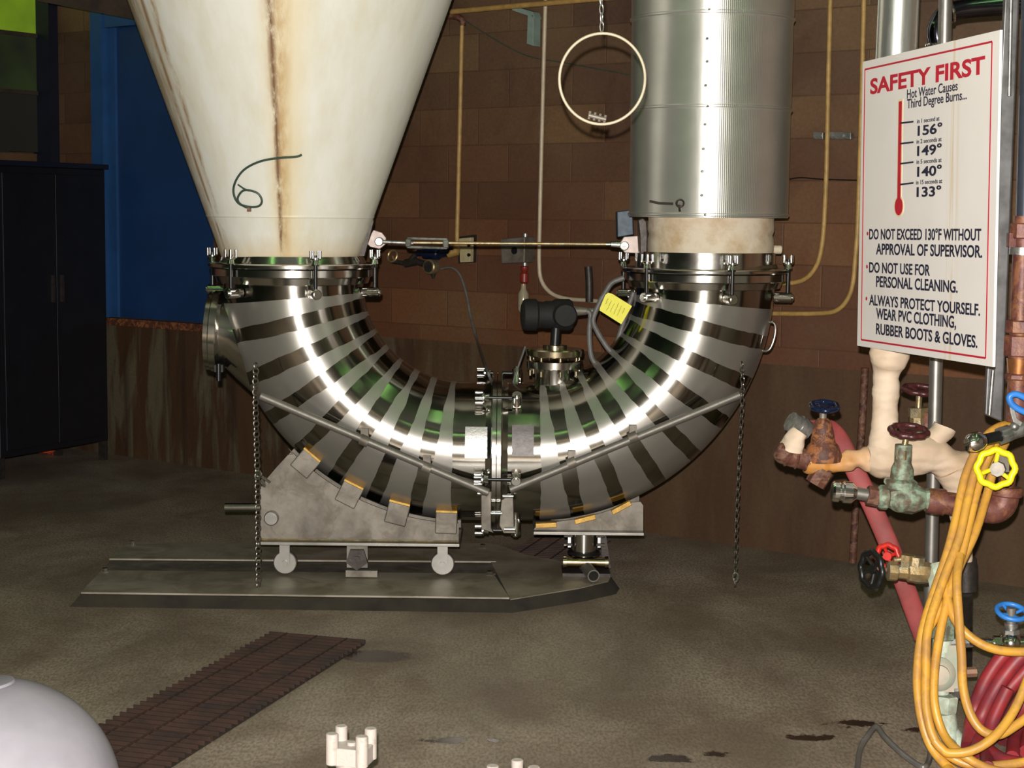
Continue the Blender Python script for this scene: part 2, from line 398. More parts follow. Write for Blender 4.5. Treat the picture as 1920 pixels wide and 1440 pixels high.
def emis(name, c, s, var=0):
    t = NT(name); t.out((.02, .02, .02), .5, 0); t.b.inputs['Emission Strength'].default_value = s
    if var:
        co = t.n('ShaderNodeTexCoord').outputs['Object']; n = t.ramp(t.noise(co, 3, 3), .3, .7)
        t.set(t.b.inputs['Emission Color'], t.mix(n, c, tuple(k*(1-var) for k in c)))
    else: t.b.inputs['Emission Color'].default_value = c4(c)
    return t.m
M['tubelight'] = emis('fluorescent_tube', (.4, 1, .25), 9)
M['tubewarm'] = emis('warm_tube', (1, .7, .3), 5)
M['win1'] = emis('green_panel_bright', (.26, .44, .01), .5, .4)
M['win2'] = emis('green_panel_dim', (.06, .12, .008), .14, .8)
M['win3'] = emis('green_panel_dark', (.03, .032, .006), .07, .6)

# ------------------------------------------------------------ room shell
def quad_uv(name, pts, uvs, mat, thick):
    mb = MB(); n = len(pts); mb.prism([V(p) for p in pts], thick)
    o = obj(name, mb, mat, None)
    me = o.data; ul = me.uv_layers.new(name='UVMap'); org = o.location
    for lp in me.loops:
        p = me.vertices[lp.vertex_index].co + org
        ul.data[lp.index].uv = uvs(p)
    o['kind'] = 'structure'
    return o
quad_uv('floor', [(-6, -5, 0), (7, -5, 0), (7, 14, 0), (-6, 14, 0)], lambda p: (p.x, p.y), M['floor'], (0, 0, -.2))
cornerL = wl(92, 500); cornerL = V((cornerL.x, cornerL.y, 0)); uL = (cornerL-W0).dot(WD)
wuv = lambda p: ((p-W0).dot(WD), p.z)
quad_uv('wall_back', [W0+WD*(uL-.4), W0+WD*7.4, W0+WD*7.4+V((0, 0, 5)), W0+WD*(uL-.4)+V((0, 0, 5))], wuv, M['wall'], -WN*.25)
LD = V((-.56, -.83, 0)).normalized()
LNn = V((LD.y, -LD.x, 0));
if LNn.x < 0: LNn = -LNn
luv = lambda p: ((p-cornerL).dot(LD), p.z)
zwin = wl(60, 290).z
quad_uv('wall_left', [cornerL, cornerL+LD*4, cornerL+LD*4+V((0, 0, zwin)), cornerL+V((0, 0, zwin))], luv, M['wall'], -LNn*.25)
quad_uv('wall_right', [(6, 3.4, 0), (6, -5, 0), (6, -5, 5), (6, 3.4, 5)], lambda p: (p.y, p.z), M['roomwall'], (.2, 0, 0))
quad_uv('wall_front', [(-6, -5, 0), (6, -5, 0), (6, -5, 5), (-6, -5, 5)], lambda p: (p.x, p.z), M['roomwall'], (0, -.2, 0))
quad_uv('ceiling', [(-6, -5, 5), (7, -5, 5), (7, 14, 5), (-6, 14, 5)], lambda p: (p.x, p.y), M['ceil'], (0, 0, .2))
# strip window high on the left wall
z0, z1, z2, z3 = zwin, wl(60, 178).z, wl(60, 72).z, 3.3
wf = MB()
for z in (z1, z2, z3): wf.box(cornerL+LD*1.6+V((0, 0, z)), (.05, 3.1, .025), Matrix((( LNn.x, LD.x, 0), (LNn.y, LD.y, 0), (0, 0, 1))))
win = struct('window_1', wf, M['darkbeam'])
LM = Matrix(((LNn.x, LD.x, 0), (LNn.y, LD.y, 0), (0, 0, 1)))
for za, zb, mt in ((z0, z1, 'win3'), (z1, z2, 'win2'), (z2, z3, 'win1')):
    q = MB().box(cornerL+LD*1.6+V((0, 0, (za+zb)/2)), (.02, 3.1, zb-za-.02), LM); obj('pane', q, M[mt], win)
struct('trim_1', MB().box(cornerL+LD*.03+LNn*.05+V((0, 0, 2.0)), (.16, .11, 4.0), LM), M['navy'])
# ledge on top of the lower wall
a = wl(222, 600); b = wl(405, 600)
ua, ub = (a-W0).dot(WD), (b-W0).dot(WD); zL = .5*(a.z+b.z)
WM = Matrix(((WD.x, WN.x, 0), (WD.y, WN.y, 0), (0, 0, 1)))
def wbox(mb, u0, u1, z0_, z1_, off0, off1):
    return mb.box(W0+WD*((u0+u1)/2)+WN*((off0+off1)/2)+V((0, 0, (z0_+z1_)/2)), (abs(u1-u0), abs(off1-off0), abs(z1_-z0_)), WM)
struct('trim_2', wbox(MB(), ua-.2, ub+.1, zL-.05, zL-.005, .004, .06), M['orangerust'])
# blue shutter set in the wall
u0 = (wl(196, 300)-W0).dot(WD); u1 = (wl(402, 500)-W0).dot(WD); zt = wl(210, 24).z
dm = MB(); wbox(dm, u0+.16, u1, zL, zt-.1, .005, .03)
dr = struct('door_1', dm, M['bluedoor'])
f = MB(); wbox(f, u0, u0+.11, zL, zt, .004, .1); wbox(f, u0+.13, u0+.17, zL, zt-.06, .03, .05); wbox(f, u0, u1, zt-.1, zt, .004, .09)
obj('door_frame', f, M['blueframe'], dr)
# ceiling beam at top left
a = at(70, -8, 10.2); b = at(330, 42, 9.9)
struct('trim_3', MB().prism([a+V((0, 0, -.03)), b+V((0, 0, -.03)), b+V((0, 0, .25)), a+V((0, 0, .25))], (0.06, .1, 0)), M['darkbeam'])
# overhead strip lights of the hall (seen as streaks in the steel)
strips = iter(('short green-white strip light across the hall in front of the elbow', 'green-white strip light along the far left side of the hall', 'green-white strip light above the jacketed duct side', 'green-white strip light along the far right side of the hall', 'green-white strip light above the blue shutter side', 'warm yellowish strip light behind the camera', 'short green-white strip light running lengthwise above the middle'))
def strip(a, b, mat):
    a = V(a); b = V(b); d = (b-a).normalized()
    r = thing('ceiling_light', next(strips), 'ceiling light', (a+b)/2, 'fluorescent strips under the ceiling')
    h = MB(); mid = (a+b)/2; ax = Matrix.Rotation(math.atan2(d.y, d.x), 3, 'Z')
    h.box(mid+V((0, 0, .26)), ((b-a).length, .16, .46), ax); obj('housing', h, M['galv'], r)
    obj('tube', MB().cyl(a, b, .022, n=12), M[mat], r)
strip((-1.6, 1.0, 4.5), (1.0, 1.0, 4.5), 'tubelight'); strip((-4.4, -2.5, 4.5), (-4.4, 1.5, 4.5), 'tubelight')
strip((2.2, 3.4, 4.5), (2.2, 6.2, 4.5), 'tubelight'); strip((3.9, -2.5, 4.5), (3.9, 2.2, 4.5), 'tubelight')
strip((-2.8, 3.2, 4.5), (-2.8, 6.4, 4.5), 'tubelight'); strip((-1.5, -3.5, 4.5), (2.5, -3.5, 4.5), 'tubewarm')
strip((.3, 3.6, 4.5), (.3, 5.6, 4.5), 'tubelight')

# ------------------------------------------------------------ elbows
YE = 7.1
zc = at(932, 525, YE).z; xj = at(932, 850, YE).x
rT = 130*S; RE = 322*S; GAP = 62*S
zf = at(930, 521, YE).z     # underside ring height reference
zTop = at(932, 528, YE).z   # leg tube top
def elbow(side):
    s = -1 if side == 'L' else 1
    C0 = V((xj+s*GAP, YE, zc)); name = 'pipe_elbow'
    lab = ('polished stainless elbow under the white hopper, round port on its left side' if side == 'L'
           else 'polished stainless elbow under the silver jacketed duct, small handle on its right side')
    r = thing(name, lab, 'pipe elbow', C0-V((0, 0, RE+rT)))
    path = []  # (centre, tangent, u)
    L = 0
    pts = []
    for i in range(5): pts.append((V((s*RE, 0, .062-.062*i/5.0+.0)), V((0, 0, -1))))
    N = 72
    for i in range(N+1):
        a = (PI/2)*(1-i/N); pts.append((V((s*RE*math.sin(a), 0, -RE*math.cos(a))), V((-s*math.cos(a), 0, -math.sin(a)))))
    for i in range(1, 5): pts.append((V((-s*(GAP-.012)*i/4, 0, -RE)), V((-s, 0, 0))))
    n = 96; verts = []; faces = []; uvs = []
    for i, (p, tg) in enumerate(pts):
        if i: L += (p-pts[i-1][0]).length
        uvs.append(L); yv = V((0, -1, 0)); o2 = tg.cross(yv)
        for k in range(n):
            a = 2*PI*k/n; verts.append(p + yv*(rT*math.cos(a)) + o2*(rT*math.sin(a)))
    for i in range(len(pts)-1):
        for k in range(n):
            j = (k+1) % n; faces.append((i*n+k, i*n+j, (i+1)*n+j, (i+1)*n+k))
    me = bpy.data.meshes.new('elbow_tube'); me.from_pydata([tuple(v) for v in verts], [], faces)
    bm = bmesh.new(); bm.from_mesh(me); bmesh.ops.recalc_face_normals(bm, faces=bm.faces); bm.to_mesh(me); bm.free()
    ul = me.uv_layers.new(name='UVMap')
    for poly in me.polygons:
        ks = [me.loops[l].vertex_index % n for l in poly.loop_indices]
        wrap = max(ks)-min(ks) > n/2
        for l in poly.loop_indices:
            vi = me.loops[l].vertex_index; k = vi % n
            if wrap and k == 0: k = n
            ul.data[l].uv = (uvs[vi//n], k/n*2*PI*rT)
    me.shade_smooth(); me.materials.append(M['elbow'+side])
    o = bpy.data.objects.new('elbow_tube', me); col.objects.link(o); o.parent = r; o.location = C0-r.location
    return r, C0
eL, CL = elbow('L'); eR, CR = elbow('R')
legLx, legRx = CL.x-RE, CR.x+RE
zj = CL.z-RE
# flanges on the legs
def flange(root, x, ztop, rad, name='top_flange'):
    mb = MB()
    mb.lathe([(rT-.002, -.075), (rT+.022, -.07), (rT+.03, -.045), (rad-.02, -.043), (rad-.012, -.04), (rad-.012, -.012), (rad-.03, -.01), (rT-.01, -.01)], (x, YE, ztop), (0, 0, 1), 72)
    return obj(name, mb, M['polished'], root)
zFL = at(548, 502, YE-.3).z; zFR = at(1321, 511, YE-.3).z
flange(eL, legLx, zFL, .345); flange(eR, legRx, zFR, .345)
# middle joint flanges
for root, s in ((eL, -1), (eR, 1)):
    mb = MB(); w0 = .0015
    mb.lathe([(rT-.01, w0), (.335, w0), (.335, .018), (.325, .022), (rT+.012, .024), (rT+.003, .045), (rT-.004, .046)], (xj, YE, zj), (s, 0, 0), 72)
    obj('joint_flange', mb, M['polished'], root)

# swing bolt clamp: local frame, +Z runs toward the nut, -Y radially outward
def clamp_parts(parent, o, ax, rad, bolt=.105, up=.05, sc=1.0):
    ax = V(ax).normalized(); rad = V(rad).normalized(); tn = ax.cross(rad)
    q = V(o)
    b = MB(); b.cyl(q-ax*bolt, q+ax*up, .0085*sc, n=12); cl = obj('swing_bolt', b, M['black'], parent)
    n_ = MB(); n_.cyl(q+ax*(.012), q+ax*.03, .017*sc, .013*sc, n=16); n_.cyl(q+ax*.03, q+ax*.042, .022*sc, n=16, bev=.003)
    for i in range(4):
        a = PI/4+i*PI/2; p = q + (rad*math.cos(a)+tn*math.sin(a))*.021*sc
        n_.cyl(p+ax*.036, p+ax*.07, .0065*sc, n=10, bev=.002)
    obj('crown_nut', n_, M['chrome'], cl)
    h = MB(); hb = q-ax*bolt; h.cyl(hb-rad*.055, hb+rad*.02, .021*sc, n=20, bev=.003); h.cyl(hb+rad*.02, hb+rad*.026, .012*sc, n=12)
    h.box(hb-rad*.035, (.03, .03, .03))
    obj('hinge_barrel', h, M['polished'], cl)
def leg_clamps(root, x, ztop, first):
    for k in range(6):
        a = R(first+60*k); rad = V((math.sin(a), -math.cos(a), 0))
        clamp_parts(root, V((x, YE, ztop))+rad*.347, (0, 0, 1), rad)
leg_clamps(eL, legLx, zFL, 22); leg_clamps(eR, legRx, zFR, 12)
for k in range(6):
    a = R(-12+60*k); rad = V((0, -math.cos(a), math.sin(a)))
    clamp_parts(eR, V((xj-.02, YE, zj))+rad*.335, (-1, 0, 0), rad, bolt=.1, up=.04)
# data plates wrapped on the pipe
def plate(root, x0, x1, a0, a1, mat, name, lab):
    mb = MB(); poly = []; k = 8
    for i in range(k+1):
        a = R(a0+(a1-a0)*i/k); poly.append(V((x0, YE-(rT+.006)*math.cos(a), zj+(rT+.006)*math.sin(a))))
    for i in range(k, -1, -1):
        a = R(a0+(a1-a0)*i/k); poly.append(V((x0, YE-(rT-.001)*math.cos(a), zj+(rT-.001)*math.sin(a))))
    n = len(poly); b = 0
    mb.v += poly + [p+V((x1-x0, 0, 0)) for p in poly]
    for i in range(k):
        j = 2*k+1-i
        for (p, q) in ((i, i+1),): mb.f += [(i, i+1, n+i+1, n+i), (j, n+j, n+j-1, j-1)]
        mb.f += [(i, j, j-1, i+1), (n+i, n+i+1, n+j-1, n+j)]
    mb.f += [(0, n, n+2*k+1, 2*k+1), (k, k+1, n+k+1, n+k)]
    o = obj(name, mb, mat, root); o['label'] = lab
    return o
px2x = lambda px: at(px, 820, YE-.28).x
M['foil'] = simple('bright_name_plate', (.6, .58, .57), .4, .8, .1, 40, bump=.3)
M['foil2'] = simple('grey_name_plate', (.22, .2, .2), .55, .5, .2, 40, bump=.3)
plate(eL, px2x(872), px2x(915), 2, 27, M['foil'], 'name_plate', 'bright blank metal plate')
plate(eR, px2x(960), px2x(1001), 4, 29, M['foil2'], 'name_plate', 'dull grey blank metal plate')
# brace rods with clips
def rod(root, p0, p1, clips):
    a = at(p0[0], p0[1], 6.775); b = at(p1[0], p1[1], 6.775)
    o = obj('brace_rod', MB().cyl(a, b, .0165, n=20, bev=.002), M['rodsteel'], root)
    for (cx, cy) in clips:
        c = at(cx, cy, 6.775); d = (b-a).normalized(); mb = MB()
        mb.cyl(c-d*.018, c+d*.018, .022, n=20); mb.box(c+V((0, .03, .022)), (.03, .05, .05)); obj('rod_clip', mb, M['dull'], o)
rod(eL, (488, 742), (916, 924), ((683, 826), (800, 877)))
rod(eR, (1388, 740), (956, 918), ((1187, 820), (1072, 868)))
# hinge brackets below the joint
mb = MB(); mb.prism([at(*p, 6.80) for p in ((902, 920), (921, 922), (921, 990), (926, 1000), (902, 992))], (0, .04, 0)); obj('rod_bracket', mb, M['dull'], eL, bevel=.003)
mb = MB(); mb.prism([at(*p, 6.80) for p in ((940, 938), (962, 925), (964, 990), (968, 1000), (944, 1000), (936, 985))], (0, .04, 0)); obj('rod_bracket', mb, M['dull'], eR, bevel=.003)
mb = MB()
for (qx, qy) in ((905, 925), (952, 930), (930, 962), (955, 992)): c = at(qx, qy, 6.79); mb.cyl(c-V((.02, 0, 0)), c+V((.022, 0, 0)), .009, n=12)
obj('bracket_bolts', mb, M['chrome'], eR)
# side port on the left elbow
c = at(401, 620, YE)
mb = MB(); mb.lathe([(.01, -.02), (.165, -.018), (.165, .0), (.17, .004), (.17, .03), (.15, .034), (.13, .05)], c, V((1, 0, -.05)), 48)
po = obj('side_port', mb, M['polished'], eL)
obj('port_neck', MB().tube([c+V((.03, 0, 0)), c+V((.09, 0, -.012)), c+V((.17, 0, -.05)), c+V((.3, 0, -.12))], [.14, .142, .165, .2], 40), M['polished'], eL)
c2 = at(412, 690, YE-.08); obj('port_latch', MB().box(c2, (.035, .05, .03)).cyl(c2+V((0, -.03, .02)), c2+V((0, -.03, -.05)), .01), M['black'], po)
# lifting handle on the right elbow
hp = [at(1430, 606, YE-.1), at(1448, 604, YE-.1), at(1454, 612, YE-.1), at(1453, 630, YE-.1), at(1446, 650, YE-.1), at(1438, 658, YE-.1), at(1424, 657, YE-.1)]
obj('handle', MB().tube(spl(hp, 5), .006, 10), M['chrome'], eR)
# instrument nozzle on the right elbow
nx = at(1040, 690, YE).x; zn = lambda y: at(1040, y, YE).z
mb = MB(); mb.lathe([(.083, zj+.22-zn(690)), (.083, -.005), (.086, 0), (.118, .002), (.118, .03), (.112, .034), (.09, .035)], (nx, YE, zn(690)), (0, 0, 1), 56)
obj('nozzle', mb, M['polished'], eR)
mb = MB(); mb.lathe([(.115, 0), (.12, .004), (.122, .026), (.118, .032), (.05, .034), (.05, .046), (.048, .048)], (nx, YE, zn(668)), (0, 0, 1), 56)
for k in range(8):
    a = 2*PI*k/8+.2; p = V((nx+.105*math.cos(a), YE+.105*math.sin(a), zn(690)-.03)); mb.cyl(p, p+V((0, 0, .1)), .007, n=10)
    mb.cyl(p+V((0, 0, .022)), p+V((0, 0, .034)), .012, n=6)
bl = obj('blind_flange', mb, simple('gold_lit_stainless', (.5, .43, .3), .22, 1, .1), eR)  # plain stainless; the gold light falling on it is put into the base colour

# pressure transmitter on the nozzle
c = at(1030, 592, YE)
tr = thing('pressure_transmitter', 'black two-ended pressure transmitter standing on the steel nozzle behind the elbow joint', 'transmitter', (nx, YE, zn(668)+.048))
mb = MB(); mb.lathe([(.045, 0), (.062, .008), (.066, .02), (.066, .06), (.056, .068), (.054, .09), (.058, .1), (.058, .13), (.066, .14), (.066, .2), (.058, .212), (.04, .215)], at(978, 590, YE), (1, .12, 0), 32)
obj('housing', mb, M['blackpaint'], tr)
obj('front_cover', MB().lathe([(.048, 0), (.05, .01), (.05, .06), (.044, .07), (.02, .072)], at(1056, 590, YE), (.12, -1, 0), 28), M['blackpaint'], tr)
obj('stem', MB().cyl((nx, YE, zn(668)+.046), at(1043, 610, YE), .021, n=20), M['black'], tr)
ce = at(1068, 583, YE); obj('conduit_gland', MB().cyl(ce, ce+V((.07, .0, .0)), .024, .016, n=12).cyl(ce+V((.06, 0, 0)), ce+V((.1, 0, 0)), .014, n=12), M['dull'], tr)
# flexible conduit
fc = [at(*p, YE-.02) for p in ((1100, 583), (1107, 590), (1105, 620), (1106, 650), (1110, 672), (1120, 682), (1140, 676), (1155, 648), (1167, 610), (1180, 570), (1188, 548))]
tag(obj('flexible_conduit', MB().tube(spl(fc, 8), .0115, 10), M['cable']), 'dark grey flexible conduit drooping below the yellow tag', 'conduit')
fc = [at(*p, YE-.06) for p in ((1170, 521), (1148, 530), (1135, 548), (1122, 572), (1112, 600), (1120, 622), (1136, 648), (1146, 660))]
tag(obj('flexible_conduit', MB().tube(spl(fc, 8), .0115, 10), M['cable']), 'dark grey flexible conduit the yellow tag hangs from', 'conduit')
# yellow tag
tp = [at(*p, YE-.14) for p in ((1140, 549), (1148, 551), (1185, 574), (1165, 608), (1124, 582), (1125, 577), (1135, 553))]
tg = tag(obj('paper_tag', MB().prism(tp, (0, .0015, 0)), M['tag']), 'yellow paper tag with faint writing hanging beside the right elbow', 'tag')
mb = MB()
for k in range(6):
    f = (k+.7)/6.6; a = V(tp[0]).lerp(tp[4], .12).lerp(V(tp[1]).lerp(tp[2], .9), f) ; b = V(tp[4]).lerp(tp[3], f)
    p = a.lerp(b, .15+.05*(k % 3)); q = a.lerp(b, .75+.05*(k % 2))
    if k in (0, 5): q = a.lerp(b, .5)
    off = V((0, -.0015, 0)); mb.tube([p.lerp(q, j/14)+off+V((random.uniform(-.0015, .0015), 0, random.uniform(-.002, .002))) for j in range(15)], .0007, 5)
obj('handwriting', mb, M['ink'], tg)

# ------------------------------------------------------------ hopper
hb = at(545, 484, YE); HB = V((at(545, 484, YE).x, YE, hb.z))
hop = thing('hopper', 'white painted conical hopper with brown rust streaks above the left elbow', 'hopper', HB)
r0 = 127*S; hh = 3.2; k = .356
zs = at(545, 407, YE).z-HB.z
pr = [(r0, 0), (r0+k*(zs-.006), zs-.006), (r0+k*(zs-.003), zs-.003), (r0+k*zs+.0025, zs), (r0+k*(zs+.006)+.001, zs+.006), (r0+k*(zs+.012), zs+.012)]
pr += [(r0+k*z, z) for z in (.4, .8, 1.2, 1.6, 2.0)] + [(r0+k*2.0, 2.6)]
obj('cone', MB().lathe(pr, HB, (0, 0, 1), 96), M['hopper'], hop)
zz = zFL
mb = MB(); mb.lathe([(r0-.01, .0), (.345, .0), (.35, .004), (.35, .016), (.345, .02), (r0+.02, .021), (r0+.008, .05), (r0+.004, HB.z-zz+.004), (r0-.01, HB.z-zz+.004)], (legLx, YE, zz-.008), (0, 0, 1), 72)
obj('bottom_flange', mb, M['polished'], hop)
M['grime'] = simple('weld_grime', (.1, .07, .03), .6, .3, .5, 40, bump=.4)
mb = MB(); mb.lathe([(r0+.012, .012), (r0+.016, .02), (r0+.012, .032)], (legLx, YE, zz), (0, 0, 1), 72, 0, False); obj('weld_bead', mb, M['grime'], hop)
mb = MB(); c = at(371, 43, YE-.36); mb.cyl(c, c+V((0, .05, .0)), .012, n=14); obj('stud', mb, M['whitepaint'], hop)
mb = MB(); mb.prism([at(*p, YE-.02) for p in ((694, 408), (699, 405), (700, 416), (683, 480), (672, 480), (672, 470))], (0, .05, 0)); obj('lug_backing', mb, M['dark'], hop)
M['pinksteel'] = simple('bare_steel_lug', (.42, .34, .31), .5, .3, .15, 20)
mb = MB(); mb.prism([at(*p, YE-.005) for p in ((700, 431), (716, 436), (724, 446), (723, 458), (712, 467), (694, 463), (689, 458), (696, 438))], (0, .012, 0)); obj('rod_lug', mb, M['pinksteel'], hop, bevel=.003)
# green cable curled on the hopper
def cone_pt(px, py, off=.006):
    lo, hi = YE-1.4, YE
    for _ in range(40):
        mid = (lo+hi)/2; p = at(px, py, mid); rr = math.hypot(p.x-HB.x, p.y-HB.y)
        if rr > r0+k*(p.z-HB.z)+off: lo = mid
        else: hi = mid
    return at(px, py, lo)
cp = [(566, 290), (555, 294), (525, 296), (490, 302), (462, 315), (446, 332), (438, 352), (440, 370), (450, 383), (470, 388), (486, 386), (491, 376), (484, 363), (468, 357), (455, 358), (446, 370), (448, 380), (458, 387), (466, 390)]
cg = tag(obj('loose_cable', MB().tube([cone_pt(p.x, p.y, .012) for p in spl([V((x, y, 0)) for x, y in cp], 6)], .0045, 8), M['cablegreen']), 'thin dark green cable curled against the white hopper', 'cable')
mb = MB(); q = cone_pt(467, 393, .014); mb.box(q, (.016, .012, .016)); obj('plug', mb, M['rust'], cg)
mb = MB(); mb.tube([cone_pt(*p, .015) for p in ((446, 346), (456, 353), (467, 358))], .0035, 6); obj('cable_tail', mb, M['cablegreen'], cg)

# ------------------------------------------------------------ jacketed duct
JX = at(1330, 300, YE).x; zJ0 = at(1330, 408, YE-.33).z; zJ1 = at(1330, 201, YE-.33).z; zJ2 = at(1330, 24, YE-.33).z
duct = thing('jacketed_duct', 'large round duct in shiny silver sheet metal above the right elbow', 'duct', (JX, YE, zFR))
rj = 148*S
org = V((JX, YE, 0))
def jseg(z0_, z1_, r_): 
    mb = MB(); mb.lathe([(r_-.03, z0_), (r_, z0_), (r_, z0_+.004), (r_+.005, z0_+.008), (r_+.005, z0_+.014), (r_, z0_+.018), (r_, z1_)], org, (0, 0, 1), 96); return obj('jacket_section', mb, M['jacket'], duct, origin=V((JX, YE, z0_)))
jseg(zJ0, zJ1-.001, rj-.002); jseg(zJ1-.004, zJ2-.001, rj); jseg(zJ2-.004, zJ2+1.2, rj+.002)
mb = MB()
for (sxp, syp) in ((1330, 18), (1326, 72), (1326, 115), (1323, 160), (1327, 199), (1322, 233), (1319, 279), (1317, 321), (1316, 366), (1322, 402)):
    p = at(sxp, syp, YE-.33); y_ = YE-math.sqrt(max(0, (rj+.001)**2-(p.x-JX)**2)); mb.cyl((p.x, y_+.004, p.z), (p.x, y_-.006, p.z), .006, n=8, bev=.002)
obj('screws', mb, M['chrome'], duct)
IX = at(1332, 455, YE).x; ri = 117*S
zI0 = at(1332, 499, YE-.26).z
mb = MB(); prof = []; random.seed(3)
for i in range(11):
    z = zI0+(zJ0+.01-zI0)*i/10; prof.append((ri+.0015*math.sin(i*1.9)-(.004 if i == 6 else 0), z))
mb.lathe(prof, (IX, YE, 0), (0, 0, 1), 64); obj('insulation', mb, M['insul'], duct)
mb = MB(); mb.lathe([(rT-.01, 0), (.345, 0), (.35, .004), (.35, .014), (.345, .018), (rT, .02), (rT, zI0-zFR+.06)], (legRx, YE, zFR-.008), (0, 0, 1), 72); obj('bottom_flange', mb, M['polished'], duct)
mb = MB(); mb.lathe([(ri+.0, 0), (ri+.02, .004), (ri+.014, .016), (ri, .02)], (IX, YE, zFR+.011), (0, 0, 1), 64, 0, False); obj('weld_bead', mb, M['grime'], duct)
mb = MB(); q = at(1450, 468, YE-.02); mb.cyl(q, q+V((.035, 0, 0)), .018, n=14, bev=.004); obj('plug', mb, M['insul'], duct)
mb = MB(); mb.prism([at(*p, YE-.1) for p in ((1196, 412), (1206, 408), (1213, 415), (1215, 440), (1213, 494), (1200, 500), (1199, 440))], (0, .05, 0)); obj('lug_backing', mb, M['dark'], duct, bevel=.006)
mb = MB(); mb.prism([at(*p, YE-.06) for p in ((1163, 455), (1170, 444), (1196, 442), (1198, 475), (1172, 474), (1164, 466))], (0, .03, 0)); obj('rod_lug', mb, M['pinksteel'], duct, bevel=.003)
mb = MB(); a = at(1218, 377, YE-.335); b = at(1262, 382, YE-.335); mb.tube([a, a.lerp(b, .4)+V((0, 0, -.004)), b], .005, 8); q = at(1275, 381, YE-.345)
mb.torus(q, (0, 1, .3), .015, .004, 14, 6); mb.box(q, (.02, .02, .012)); mb.cyl(q+V((0, .03, -.005)), q+V((0, -.0, -.03)), .005, n=8)
obj('latch', mb, M['dark'], duct)
mb = MB(); wb = [at(*p, YE+.2) for p in ((1157, 397), (1186, 393), (1188, 440), (1158, 445))]; mb.prism(wb, (0, .12, 0))
obj('side_box', mb, M['bluebox'], duct, bevel=.004)['label'] = 'blue-grey box'

# ------------------------------------------------------------ turnbuckle tie rod
tb = thing('turnbuckle_rod', 'long thin tie rod with turnbuckle between the hopper and the silver duct', 'tie rod', at(711, 453, YE-.03))
yt = YE-.03; q = lambda x, y: at(x, y, yt)
obj('rod', MB().cyl(q(770, 455), q(1145, 458), .0065, n=12), M['brass'], tb)
mb = MB(); mb.cyl(q(708, 453), q(775, 456), .008, n=12); a = q(711, 453); mb.cyl(a+V((0, -.02, 0)), a+V((0, .03, 0)), .018, n=16, bev=.003); obj('clevis', mb, M['galv'], tb)
mb = MB(); a = q(764, 455); b = q(838, 457)
for dz in (-.018, .018): mb.cyl(a+V((0, 0, dz)), b+V((0, 0, dz)), .0055, n=8)
mb.cyl(a-V((.008, 0, 0)), a+V((.016, 0, 0)), .02, n=8, bev=.004); mb.cyl(b-V((.016, 0, 0)), b+V((.008, 0, 0)), .02, n=8, bev=.004); obj('turnbuckle', mb, M['galv'], tb)
mb = MB(); mb.cyl(q(1136, 458), q(1146, 458), .009, n=10); mb.cyl(q(1144, 458), q(1166, 459), .014, .018, n=14, bev=.003); a = q(1170, 461); mb.cyl(a+V((0, -.035, 0)), a+V((0, .02, 0)), .019, n=16, bev=.003); obj('clevis', mb, M['chrome'], tb)

# ------------------------------------------------------------ chains
def chain(pts, label, pitch=.021, mat='dull', name='hanging_chain', lr=.0085, wr=.0022):
    mb = MB(); P = spl(pts, 10); acc = 0; kx = 0; L = [0]
    for i in range(1, len(P)): L.append(L[-1]+(P[i]-P[i-1]).length)
    d = 0; i = 0
    while d < L[-1]-pitch*.5:
        while i < len(P)-2 and L[i+1] < d: i += 1
        p = P[i].lerp(P[i+1], (d-L[i])/max(1e-6, L[i+1]-L[i])); t_ = (P[i+1]-P[i]).normalized()
        s_ = V((1, 0, 0)) if kx % 2 else V((0, 1, 0))
        s_ = (s_*.85+(V((0, 1, 0)) if kx % 2 else V((1, 0, 0)))*.5); s_ = (s_-t_*s_.dot(t_)).normalized()
        ring = []
        for j in range(12):
            a = 2*PI*j/12; ring.append(p+s_*(lr*math.cos(a))+t_*((pitch*.62)*math.sin(a)))
        mb.tube(ring, wr, 6, True); d += pitch; kx += 1
    return tag(obj(name, mb, M[mat]), label, 'chain')
M['chainmetal'] = simple('chain_steel', (.22, .2, .17), .35, .9, .4, 60)
yc = 6.72
chain([at(480, 686, yc+.02), at(479, 740, yc), at(483, 900, yc), at(484, 1000, yc), at(485, 1112, yc)], 'long steel chain hanging in front of the left trolley plate', mat='chainmetal', lr=.0115, wr=.003)
cr_ = chain([at(1391, 684, yc+.04), at(1392, 740, yc), at(1386, 860, yc), at(1381, 980, yc), at(1378, 1100, yc)], 'long steel chain hanging from the right end of the brace rod', mat='chainmetal', lr=.0095, wr=.0026)
mb = MB(); q0 = at(1379, 1082, yc-.01); mb.tube([q0+V((.011*math.cos(a), 0, .018*math.sin(a))) for a in [2*PI*i/16 for i in range(16)]], .004, 8, True); obj('end_link', mb, M['chrome'], cr_)
# hoop hanging from the ceiling on a short chain
YH = 4.85
hc = at(1129, 148, YH)
chp = [at(1127, -40, YH), at(1128, 30, YH), at(1128, 64, YH)]
chain([at(1122, -330, YH), at(1124, -150, YH), at(1126, -40, YH), at(1128, 30, YH), at(1128, 66, YH)], 'short bright chain holding the thin steel hoop', pitch=.024, mat='galv', lr=.006, wr=.0018)
hoop = thing('steel_hoop', 'thin round steel hoop hanging on a chain before the block wall', 'hoop', hc-V((0, 0, .13)))
sR = YH/FPX
hp = [hc+V((79*sR*math.cos(a), -.25*79*sR*math.cos(a)*.3, 83*sR*math.sin(a)))for a in [2*PI*i/64 for i in range(64)]]
mb = MB()
ringp = []
for p in hp: ringp.append(p)
mb.tube(ringp, .0042, 10, True); obj('ring', mb, M['beigepipe'], hoop)
mb = MB(); a = at(1104, 216, YH); b = at(1136, 224, YH); d = (b-a)
mb.cyl(a, b, .0065, n=10)
